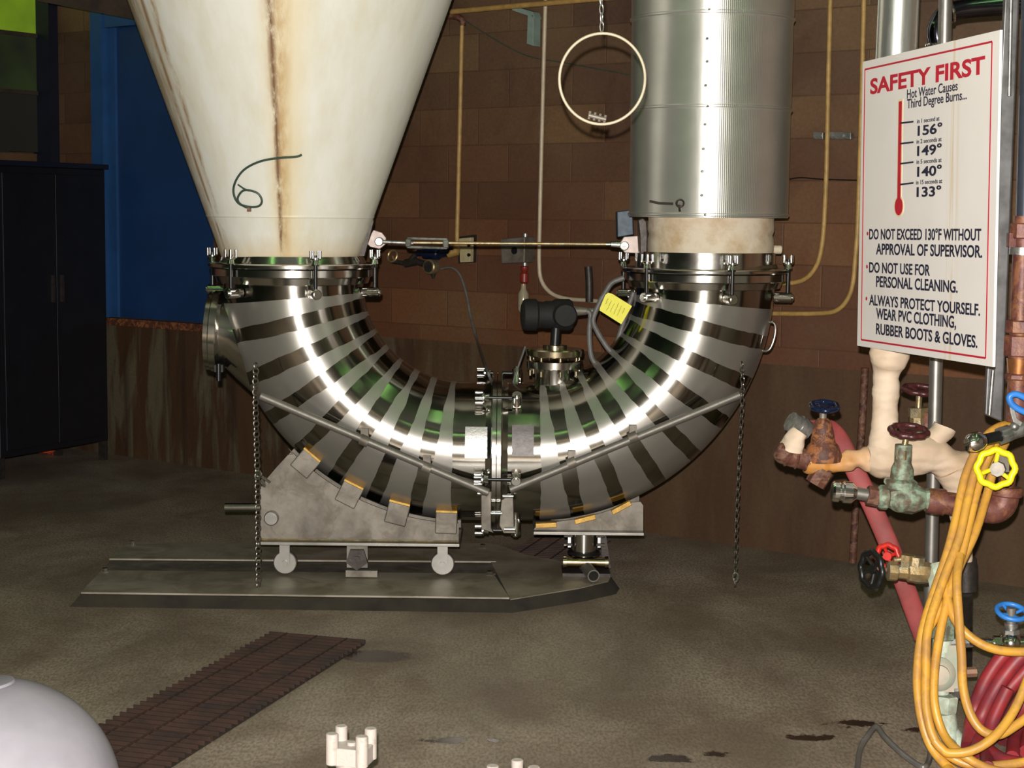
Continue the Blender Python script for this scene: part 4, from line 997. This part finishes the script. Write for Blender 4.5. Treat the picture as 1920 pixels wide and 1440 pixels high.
# rust soaked arm
ar = thing('insulated_pipe', 'rust soaked lagged branch pipe with orange stains reaching left to the blue wheel valve', 'pipe', P_(1600, 890))
pts = spl([P_(1512, 862), P_(1540, 868), P_(1575, 868), P_(1600, 862), P_(1630, 862), P_(1660, 864), P_(1680, 860)], 6)
rr = [pxm(18+2*math.sin(i*.9) + (0 if i < 20 else (i-20)*1.1)+(4 if i < 8 else 0)) for i in range(len(pts))]
o = wrinkle(obj('lagging', MB().tube(pts, rr, 22), M['lagrust'], ar, origin=P_(1590, 862)), .008, 18)
pts = spl([P_(1470, 850), P_(1485, 856), P_(1500, 859), P_(1520, 864)], 5); obj('rusty_elbow', MB().tube(pts, [pxm(20+ (3 if i % 5 == 3 else 0)) for i in range(len(pts))], 22).sphere(P_(1470, 850), pxm(21)), M['rust'], ar)
# torn collar on hose end
wrinkle(obj('torn_sleeve', MB().tube(spl([P_(1484, 845), P_(1490, 826), P_(1500, 808)], 5), [pxm(24-i*.8) for i in range(11)], 22), M['lag'], ar), .008, 18)
# hose coupling and faded red hose
hz = thing('hose', 'faded red flat hose hanging down behind the lagged pipe to the floor', 'hose', P_(1720, 1180, 5.52))
hpnt = [P_(1505, 800, 5.5), P_(1525, 798, 5.52), P_(1548, 800, 5.56), P_(1572, 822, 5.58), P_(1592, 860, 5.58), P_(1612, 900, 5.56), P_(1636, 950, 5.54), P_(1662, 1010, 5.53), P_(1690, 1080, 5.5), P_(1712, 1140, 5.5), P_(1732, 1195, 5.5)]
obj('hose_body', MB().tube(spl(hpnt, 8), pxm(18.5), 18, flat=.35, up=V((1, -.1, .5))), M['hosepink'], hz)
a = P_(1513, 808, 5.46); b = P_(1482, 790, 5.44); obj('coupling', MB().cyl(a, b, pxm(20), n=10).cyl(a.lerp(b, .3), a.lerp(b, .55), pxm(22), n=10), M['galv'], hz)
def handwheel(mb, c, ax, Rw, rw, spokes=4, lobes=0, hubr=None):
    c = V(c); ax = V(ax).normalized(); u, w_ = perp(ax); N = 48
    mb.tube([c+(u*math.cos(2*PI*i/N)+w_*math.sin(2*PI*i/N))*(Rw*(1+(.05*math.cos(lobes*2*PI*i/N) if lobes else 0))) for i in range(N)], rw, 10, True)
    hr = hubr or rw*1.5; mb.cyl(c-ax*rw*1.2-ax*.2*Rw, c+ax*rw*1.2-ax*.2*Rw, hr, n=14)
    for i in range(spokes):
        a = 2*PI*i/spokes+.4; d = u*math.cos(a)+w_*math.sin(a); mb.tube([c-ax*.2*Rw+d*hr*.7, c-ax*.12*Rw+d*Rw*.55, c+d*Rw*.97], rw*.62, 8)
# blue wheel valve
vb = thing('gate_valve', 'rusty valve with a dark blue handwheel at the left end of the lagged branch', 'valve', P_(1545, 885))
obj('valve_body', MB().lathe([(pxm(34), 0), (pxm(36), .02), (pxm(30), .05), (pxm(24), .06), (pxm(20), .1), (pxm(15), .13), (pxm(9), .14)], P_(1543, 865), (-.03, 0, 1), 20), M['orangerust'], vb)
obj('bonnet_nut', MB().cyl(P_(1543, 815), P_(1543, 800), pxm(15), n=6, bev=.003), M['brass'], vb)
obj('stem', MB().cyl(P_(1542, 800), P_(1544, 765), pxm(7), n=12), M['dull'], vb)
mb = MB(); handwheel(mb, P_(1546, 762), (0, -.25, 1), pxm(24), pxm(5.5), 5, 6); obj('handwheel', mb, M['wheelblue'], vb)
obj('outlet', MB().cyl(P_(1545, 880), P_(1528, 908), pxm(22), pxm(20), n=8).cyl(P_(1555, 870), P_(1545, 885), pxm(14), n=16), M['rust'], vb)
# green bronze globe valve with dark red wheel
vg = thing('globe_valve', 'green tarnished bronze valve with a dark red handwheel in the middle of the pipes', 'valve', P_(1690, 962, 5.2))
Q = lambda x, y: at(x, y, 5.2)
gm = lambda n: n*5.2/FPX
obj('valve_body', MB().lathe([(gm(20), 0), (gm(24), .008), (gm(24), .03), (gm(19), .035), (gm(28), .08), (gm(30), .11), (gm(22), .14), (gm(20), .145), (gm(22), .15), (gm(22), .178), (gm(18), .182)], Q(1645, 932), (1, 0, -.04), 8).sphere(Q(1690, 938), gm(28), (1, 1, .85)), M['verdigris'], vg)
obj('bonnet', MB().lathe([(gm(30), 0), (gm(30), .02), (gm(22), .03), (gm(21), .06), (gm(16), .08), (gm(16), .135)], Q(1690, 915), (.02, 0, 1), 14), M['verdigris'], vg)
obj('bonnet_nut', MB().cyl(Q(1693, 862), Q(1694, 842), gm(17), n=6, bev=.003), M['brass'], vg)
obj('stem', MB().cyl(Q(1694, 845), Q(1700, 815), gm(6), n=12), M['brass'], vg)
mb = MB(); handwheel(mb, Q(1704, 808), (0.02, -.22, 1), gm(33), gm(6), 5, 10); obj('handwheel', mb, M['wheelred'], vg)
obj('lug_clip', MB().torus(Q(1665, 902), (0, 1, 0), gm(6), gm(2.5), 14, 8), M['verdigris'], vg)
nz = thing('pipe_nipple', 'short steel nipple with round chrome coupling left of the green valve', 'pipe fitting', Q(1600, 950))
obj('coupling', MB().lathe([(gm(17), 0), (gm(20), .006), (gm(20), .02), (gm(17), .026), (gm(17), .032), (gm(21), .036), (gm(21), .06), (gm(17), .066), (gm(12), .075)], Q(1560, 921), (1, 0, -.06), 24), M['chrome'], nz)
obj('nipple', MB().cyl(Q(1602, 924), Q(1632, 929), gm(12), n=20), M['steel'], nz)
obj('bushing', MB().cyl(Q(1626, 928), Q(1646, 932), gm(19), n=8), M['rust'], nz)
# rusty run to the elbow on the right
rr_ = thing('rusty_pipe', 'rusty brown pipe and elbow right of the green valve behind the yellow hose', 'pipe', Q(1870, 990))
obj('pipe_run', MB().cyl(Q(1738, 938), Q(1770, 942), gm(24), gm(26), n=10).tube(spl([Q(1765, 942), Q(1820, 950), Q(1858, 954)], 4), gm(22), 20).cyl(Q(1836, 952), Q(1845, 953), gm(28), n=16), M['rustpipe'], rr_)
obj('elbow_fitting', MB().tube(spl([Q(1845, 953), Q(1866, 955), Q(1880, 944), Q(1885, 922)], 6), gm(27), 22).cyl(Q(1885, 930), Q(1887, 912), gm(31), n=24, bev=.004), M['rustpipe'], rr_)
obj('riser', MB().cyl(Q(1887, 915), Q(1890, 880), gm(16), n=20), M['orangerust'], rr_)
# yellow wheel valve
W_ = lambda x, y, Y=4.95: at(x, y, Y)
vy = thing('gate_valve', 'valve with a bright yellow handwheel facing the camera at the right', 'valve', W_(1868, 915))
mb = MB(); handwheel(mb, W_(1867, 878), (-.12, -1, .1), 34*4.95/FPX, 6.5*4.95/FPX, 3, 8); obj('handwheel', mb, M['yellow'], vy)
obj('valve_body', MB().cyl(W_(1870, 880, 4.93), W_(1876, 876, 5.18), .022, .03, n=8).box(W_(1880, 868, 5.0), (.03, .03, .05)).cyl(W_(1868, 881, 4.92), W_(1868, 881, 4.96), .012, n=6), M['dull'], vy)
# silver nozzle with black sleeve and blue lever
nzz = thing('hose_nozzle', 'silver ball-tipped hose nozzle with black sleeve and blue lever ring at the right edge', 'nozzle', W_(1880, 840))
obj('tip', MB().lathe([(.008, 0), (.018, -.004), (.026, .006), (.029, .02), (.027, .038), (.02, .05)], W_(1816, 832, 4.86), (1, .35, .22), 28), M['chrome'], nzz)
obj('sleeve', MB().cyl(W_(1848, 824, 4.88), W_(1878, 817, 4.9), .0165, n=20), M['black'], nzz)
obj('fitting', MB().cyl(W_(1874, 818, 4.9), W_(1892, 812, 4.91), .026, n=8).cyl(W_(1890, 813, 4.91), W_(1925, 802, 4.92), .022, n=16).sphere(W_(1902, 800, 4.9), .014), M['galv'], nzz)
obj('lever', MB().prism([W_(*p, 4.88) for p in ((1892, 752), (1899, 755), (1908, 785), (1918, 792), (1914, 800), (1900, 792), (1895, 775))], (0, .012, 0)), M['galv'], nzz, bevel=.002)
pts = spl([W_(*p, 4.88) for p in ((1893, 744), (1905, 739), (1925, 748), (1945, 768), (1948, 782), (1930, 776), (1908, 766), (1896, 756))], 5, True); obj('lever_ring', MB().tube(pts, .0095, 12, True), M['blue'], nzz)
# back valve
vk = thing('gate_valve', 'brass valve with a thin dark red handwheel behind the upright lagged pipe', 'valve', P_(1730, 830, 5.75))
K = lambda x, y: at(x, y, 5.75)
obj('valve_body', MB().cyl(K(1722, 812), K(1722, 778), .03, n=8).cyl(K(1722, 782), K(1722, 764), .036, n=6), M['brass'], vk)
obj('union', MB().cyl(K(1738, 820), K(1737, 790), .026, n=16).cyl(K(1737, 792), K(1737, 772), .034, n=6), M['rustpipe'], vk)
obj('stem', MB().cyl(K(1722, 766), K(1724, 735), .011, n=12), M['brass'], vk)
mb = MB(); handwheel(mb, K(1727, 731), (0.05, -.15, 1), .058, .0095, 5, 8); obj('handwheel', mb, M['wheelred'], vk)
# steel conduit behind
cdt = thing('steel_conduit', 'long upright steel conduit standing behind the sign and the lagged pipe', 'conduit', fl(1738, 1270))
cp0 = at(1776, -120, 5.62); cp1 = at(1742, 1230, 5.62)
obj('pipe', MB().cyl(cp0, V((cp1.x-.001, cp1.y, 0.0)), pxm(12.5, 5.62), n=24), M['steel'], cdt)
# dark glossy jacket pipe top right
dj = [at(1768, 135, 5.9), at(1764, 100, 5.9), at(1756, 60, 5.9), at(1768, 32, 5.9), at(1790, 20, 5.9), at(1830, 14, 5.9), at(1930, 8, 5.9), at(2050, 2, 5.9)]
M['glossblack'] = simple('glossy_dark_jacket', (.12, .12, .16), .12, 1, .3, 8)
db = thing('jacketed_pipe', 'glossy dark jacketed pipe bending behind the conduit above the sign', 'pipe', at(1758, 330, 5.9))
obj('pipe_jacket', MB().tube(spl([at(1756, 330, 5.9), at(1756, 150, 5.9)]+dj[1:], 6), pxm(18, 5.9), 24), M['glossblack'], db)
obj('bend_band', MB().torus(at(1783, 22, 5.9), (1, 0, .25), pxm(19, 5.9), .006, 24, 8).torus(at(1756, 85, 5.9), (0, 0, 1), pxm(19, 5.9), .006, 24, 8), M['chrome'], db)
# grey steel post behind right edge of the sign
ps = thing('steel_post', 'dark grey steel channel hanging behind the right edge of the sign', 'post', at(1865, 790, 5.0))
pa = [at(1893, -60, 5.05), at(1918, -60, 5.05), at(1882, 790, 5.05), at(1843, 776, 5.05)]
mb = MB(); mb.prism([at(1886, -60, 5.05), at(1914, -60, 5.05), at(1880, 792, 5.05), at(1846, 778, 5.05)], (.01, .05, 0)); obj('channel', mb, simple('grey_galvanised_channel', (.2, .2, .2), .4, .7, .4, 14), ps, bevel=.006)
mb = MB(); mb.tube([at(1897, -60, 5.03), at(1892, 180, 5.03)], .006, 10); mb.tube([at(1862, 694, 5.03), at(1855, 778, 5.03)], .006, 10); obj('lip', mb, M['galv'], ps)
# rusty riser on the right edge
Z_ = lambda x, y, Y=5.0: at(x, y, Y)
rs = thing('rusty_riser', 'rusty brown riser pipe with couplings at the right edge beside the sign', 'pipe', Z_(1905, 790))
obj('upper_pipe', MB().cyl(Z_(1935, -60), Z_(1922, 410), .027, n=20), simple('dark_blue_grey_pipe', (.05, .06, .08), .4, .3), rs)
obj('lower_pipe', MB().cyl(Z_(1921, 405), Z_(1906, 790), .03, n=24), M['rustpipe'], rs)
mb = MB()
for (y0_, y1_, r_) in ((418, 448, .042), (600, 625, .043), (628, 668, .046), (700, 712, .04)): mb.cyl(Z_(1921-(y0_-410)*.04, y0_), Z_(1921-(y1_-410)*.04, y1_), r_, n=8, bev=.004); obj('coupling', mb, M['rustpipe'], rs); mb = MB()
mb.box(Z_(1896, 450), (.02, .03, .04)); obj('side_plug', mb, M['rustpipe'], rs)
obj('copper_collar', MB().cyl(Z_(1911, 672), Z_(1909, 705), .036, .03, n=20), simple('bare_copper', (.6, .25, .1), .3, .8, .4, 30), rs)
obj('steel_ring', MB().cyl(Z_(1918, 464), Z_(1917, 478), .038, n=24), M['galv'], rs)
# red/black wheel brass valve
B_ = lambda x, y, Y=5.0: at(x, y, Y)
vr = thing('gate_valve', 'brass valve with a black handwheel and a small red lever wheel low on the riser', 'valve', B_(1700, 1105))
obj('valve_body', MB().lathe([(.02, 0), (.03, .005), (.03, .03), (.022, .034), (.024, .06), (.03, .065), (.034, .09), (.034, .12), (.03, .135)], B_(1662, 1070), (1, 0, -.05), 8), M['brass'], vr)
obj('bonnet', MB().cyl(B_(1700, 1062), B_(1702, 1040), .024, n=6).cyl(B_(1716, 1076), B_(1720, 1044), .026, n=8).cyl(B_(1676, 1050), B_(1695, 1048), .008, n=10), M['brass'], vr)
obj('stem', MB().cyl(B_(1640, 1066), B_(1664, 1069), .008, n=12), M['rust'], vr)
mb = MB(); handwheel(mb, B_(1634, 1068), (-1, -.45, .05), .052, .0095, 5, 8); obj('handwheel', mb, M['black'], vr)
mb = MB(); handwheel(mb, B_(1664, 1043, 5.06), (-.5, -1, .1), .033, .0085, 4, 8); obj('small_handwheel', mb, M['red'], vr)
# mint green riser with fittings
G_ = lambda x, y, Y=4.92: at(x, y, Y)
mg = thing('green_riser', 'pale green riser pipe with unions, trap and strainer behind the yellow hose', 'pipe', fl(1795, 1440))
zb_ = G_(1778, 1400)
obj('pipe', MB().cyl(G_(1762, 1068, 5.0), G_(1772, 1120), .04, n=8).cyl(G_(1772, 1120), G_(1768, 1220), .026, n=20).cyl(G_(1764, 1190), G_(1764, 1300), .024, n=20), M['mint'], mg)
obj('union', MB().cyl(G_(1770, 1150), G_(1768, 1198), .036, n=8, bev=.004).cyl(G_(1771, 1128), G_(1770, 1152), .024, n=20), M['verdigris'], mg)
mb = MB(); mb.lathe([(.05, 0), (.05, .02), (.04, .03), (.03, .034), (.028, .045), (.01, .048)], G_(1758, 1262, 4.9), (-.1, -1, .1), 28)
mb.box(G_(1783, 1250, 4.92), (.05, .05, .14)); obj('steam_trap', mb, simple('weathered_trap', (.42, .36, .28), .6, .1, .3, 20, second=(.3, .36, .28), bump=.2), mg)
obj('hex_fitting', MB().cyl(G_(1774, 1304), G_(1772, 1336), .036, .033, n=6, bev=.004).cyl(G_(1772, 1336), G_(1778, 1395), .032, .034, n=10).cyl(G_(1775, 1365), G_(1800, 1400), .028, n=10).cyl(G_(1778, 1390), fl(1780, 1412), .024, n=14), M['mint'], mg)
obj('side_tee', MB().cyl(G_(1770, 1205), G_(1822, 1203), .018, n=8).cyl(G_(1785, 1292), G_(1800, 1290), .03, n=6), M['galv'], mg)
obj('copper_stub', MB().cyl(G_(1790, 1262), G_(1830, 1260), .016, n=8), simple('dull_copper', (.4, .24, .16), .4, .6, .3), mg)
# dark union behind
tag(obj('pipe_union', MB().cyl(P_(1810, 1045, 5.5), P_(1812, 1110, 5.5), .038, n=12, bev=.006).cyl(P_(1812, 1110, 5.5), fl(1812, 1250), .02, n=12), M['dark']), 'dark iron union and leg under the end of the white lagging', 'pipe fitting')
# stainless ball valve with blue wheel bottom right
sbv = thing('globe_valve', 'stainless valve with a blue handwheel low at the right edge above the red hose', 'valve', G_(1890, 1225, 4.85))
T_ = lambda x, y: at(x, y, 4.85)
obj('valve_body', MB().cyl(T_(1850, 1205), T_(1866, 1206), .014, n=12).cyl(T_(1862, 1205), T_(1880, 1206), .022, n=6).cyl(T_(1878, 1206), T_(1935, 1208), .03, n=12).sphere(T_(1895, 1206), .036).cyl(T_(1820, 1202), T_(1852, 1205), .012, n=10), M['polished'], sbv)
obj('bonnet', MB().cyl(T_(1895, 1200), T_(1896, 1172), .016, n=12).cyl(T_(1896, 1188), T_(1896, 1180), .024, n=6).cyl(T_(1896, 1176), T_(1896, 1168), .02, n=10), M['galv'], sbv)
obj('stem', MB().cyl(T_(1896, 1172), T_(1896, 1140), .014, n=10), M['dull'], sbv)
mb = MB(); handwheel(mb, T_(1897, 1147), (0.05, -.35, 1), .042, .0075, 4); obj('handwheel', mb, M['blue'], sbv)
# yellow hose
H5 = 5.05
def onfloor(p, px, py, z):
    return p if p.z > z else fl(px, py, z)
def HS(pts, Y=H5):
    return [onfloor(at(p[0], p[1], (p[2] if len(p) > 2 else Y)-max(0, p[1]-850)/600*.4), p[0], p[1], .016) for p in pts]
yh = thing('hose', 'long yellow hose looped in a coil over the valves at the right', 'hose', at(1760, 1430, 5.0))
strands = [
 ((1905, 800, 5.12), (1880, 798, 5.08), (1852, 815), (1828, 850), (1808, 900), (1793, 970), (1775, 1040), (1748, 1120), (1728, 1190), (1720, 1260), (1722, 1310), (1732, 1365), (1752, 1410), (1790, 1446), (1840, 1462)),
 ((1900, 812, 5.14), (1875, 812, 5.1), (1852, 840, 5.03), (1830, 880, 5.03), (1814, 940, 5.03), (1798, 1010, 5.03), (1768, 1090, 5.03), (1740, 1180, 5.03), (1736, 1260, 5.03), (1737, 1330, 5.03), (1752, 1385, 5.03), (1785, 1420, 5.03), (1830, 1436, 5.02), (1900, 1432, 5.02), (1960, 1420, 5.02)),
 ((1890, 815, 5.14), (1868, 830, 5.06), (1848, 870), (1832, 920), (1815, 990), (1800, 1050), (1780, 1110), (1762, 1190), (1752, 1260), (1752, 1320), (1770, 1378), (1805, 1415, 5.0), (1850, 1440, 5.0), (1900, 1452, 5.0)),
 ((1885, 830, 5.14), (1866, 870, 5.1), (1850, 930, 5.1), (1828, 1000, 5.08), (1800, 1060, 5.08), (1778, 1120, 5.06), (1752, 1160, 5.06), (1734, 1200, 5.07), (1723, 1280, 5.07), (1728, 1350, 5.07), (1760, 1420, 5.07), (1800, 1460, 5.07)),
 ((1770, 1085, 5.06), (1776, 1120, 5.05), (1790, 1160, 5.04), (1812, 1188, 5.04), (1845, 1210, 5.04), (1885, 1221, 5.04), (1940, 1222, 5.04)),
 ((1800, 1040, 5.03), (1794, 1090, 5.0), (1798, 1160, 5.0), (1803, 1230, 5.0), (1806, 1290, 5.0), (1820, 1340, 5.0), (1842, 1370, 5.0), (1872, 1378, 5.0), (1905, 1360, 5.0), (1945, 1330, 5.0)),
 ((1752, 1388, 4.98), (1764, 1402, 4.98), (1780, 1412, 4.98), (1820, 1408, 4.97), (1860, 1385, 4.96), (1890, 1350, 4.96), (1912, 1310, 4.96), (1940, 1240, 4.96)),
]
for s_ in strands:
    obj('hose_loop', MB().tube(spl(HS(s_), 8), 8.8*4.8/FPX, 12), M['hoseyel'], yh)
# red hose coil
rh = thing('hose', 'thick red hose coiled at the bottom right behind the yellow hose', 'hose', at(1880, 1440, 5.25))
random.seed(5)
for (pts, r_) in (
  (((1945, 1212), (1910, 1235), (1868, 1290), (1838, 1350), (1822, 1400)), 15), (((1950, 1225), (1925, 1255), (1885, 1300), (1850, 1350), (1830, 1410)), 14),
  (((1900, 1210), (1868, 1245), (1842, 1290), (1825, 1340), (1815, 1400)), 14), (((1960, 1240), (1930, 1290), (1898, 1340), (1878, 1390)), 15),
  (((1950, 1280), (1922, 1320), (1905, 1370), (1898, 1420)), 13), (((1965, 1320), (1935, 1360), (1925, 1410)), 14),
  (((1890, 1290), (1862, 1350), (1850, 1400), (1852, 1440)), 13), (((1838, 1372), (1850, 1402), (1880, 1425), (1930, 1436)), 14)):
    yy = random.uniform(4.8, 4.92); obj('hose_loop', MB().tube(spl([onfloor(at(x, y, yy), x, y, .03) for x, y in pts], 8), r_*4.85/FPX, 12), M['hosered'], rh)
# grey hose on the floor
P = [fl(1600, 1470, .02), fl(1608, 1436, .02), fl(1613, 1404, .03), fl(1628, 1378, .05), at(1643, 1363, 4.9), fl(1660, 1383, .05), fl(1690, 1412, .03), fl(1722, 1435, .02), fl(1735, 1437, .02), fl(1742, 1425, .02), fl(1746, 1400, .03), fl(1750, 1380, .03)]
tag(obj('grey_hose', MB().tube(spl(P, 8), .0085, 12), simple('shiny_grey_hose', (.2, .19, .18), .3, .5)), 'grey hose kinked upright on the floor at the bottom right', 'hose')

# ------------------------------------------------------------ foreground
# white painted machine flange with crown nuts
FY = 3.9
fm = thing('machine_lid', 'white painted machine flange just below the frame that carries the two crown nuts', 'machine', (at(810, 1440, 3.5).x, 3.45, 0))
zq = at(660, 1530, FY).z
mb = MB(); cx_ = at(810, 1440, 3.5).x; mb.lathe([(.4, 0), (.4, zq-.06), (.46, zq-.05), (.46, zq-.025), (.44, zq-.02)], (cx_, 3.47, 0), (0, 0, 1), 48); obj('body', mb, M['whitepaint'], fm)
def crown(px, py, Y, rot, label):
    q0 = at(px, py, Y); r = thing('crown_nut', label, 'nut', q0, 'white painted crown nuts')
    k_ = Y/FPX
    mb = MB(); Rz = Matrix.Rotation(rot, 3, 'Z')
    mb.box(q0+V((0, 0, -.002)), (76*k_, 60*k_, 36*k_), Rz); obj('nut_base', mb, M['whitepaint'], r, bevel=.004)
    mb = MB(); mb.cyl(q0+V((0, 0, -.01)), q0+V((0, 0, -(q0.z-zq)-.03)), 30*k_, n=24); mb.cyl(q0, q0+V((0, 0, 22*k_)), 9*k_, n=16, bev=.002); obj('stud', mb, M['whitepaint'], r)
    for sx_, sy_ in ((-1, -1), (1, -1), (1, 1), (-1, 1)):
        p = q0+Rz @ V((sx_*30*k_, sy_*26*k_, 0)); obj('prong', MB().cyl(p-V((0, 0, 17*k_)), p+V((0, 0, 44*k_)), 12*k_, n=20, bev=.002), M['whitepaint'], r)
crown(659, 1412, FY, R(-14), 'white painted four-prong crown nut at the bottom, fully in view')
crown(962, 1478, FY, R(38), 'white painted four-prong crown nut cut off by the bottom edge')
# pale rounded lid bottom left
c = at(-12, 1508, 3.9); rl = 243*3.9/FPX
ld_ = thing('tank_lid', 'pale lavender-white rounded lid in the bottom left corner', 'tank', (c.x, c.y, 0))
obj('dome', MB().sphere(c, rl, (1, 1, 1), 64, 32, -10, 90), M['lidwhite'], ld_)
obj('cap', MB().lathe([(rl*.22, 0), (rl*.21, .006), (rl*.15, .008), (.01, .009)], c+V((-.01, 0, rl-.009)), (-.1, 0, 1), 40), M['lidwhite'], ld_)
obj('tank_wall', MB().lathe([(rl+.002, 0), (rl+.002, c.z-.02)], (c.x, c.y, 0), (0, 0, 1), 48), M['lidwhite'], ld_)
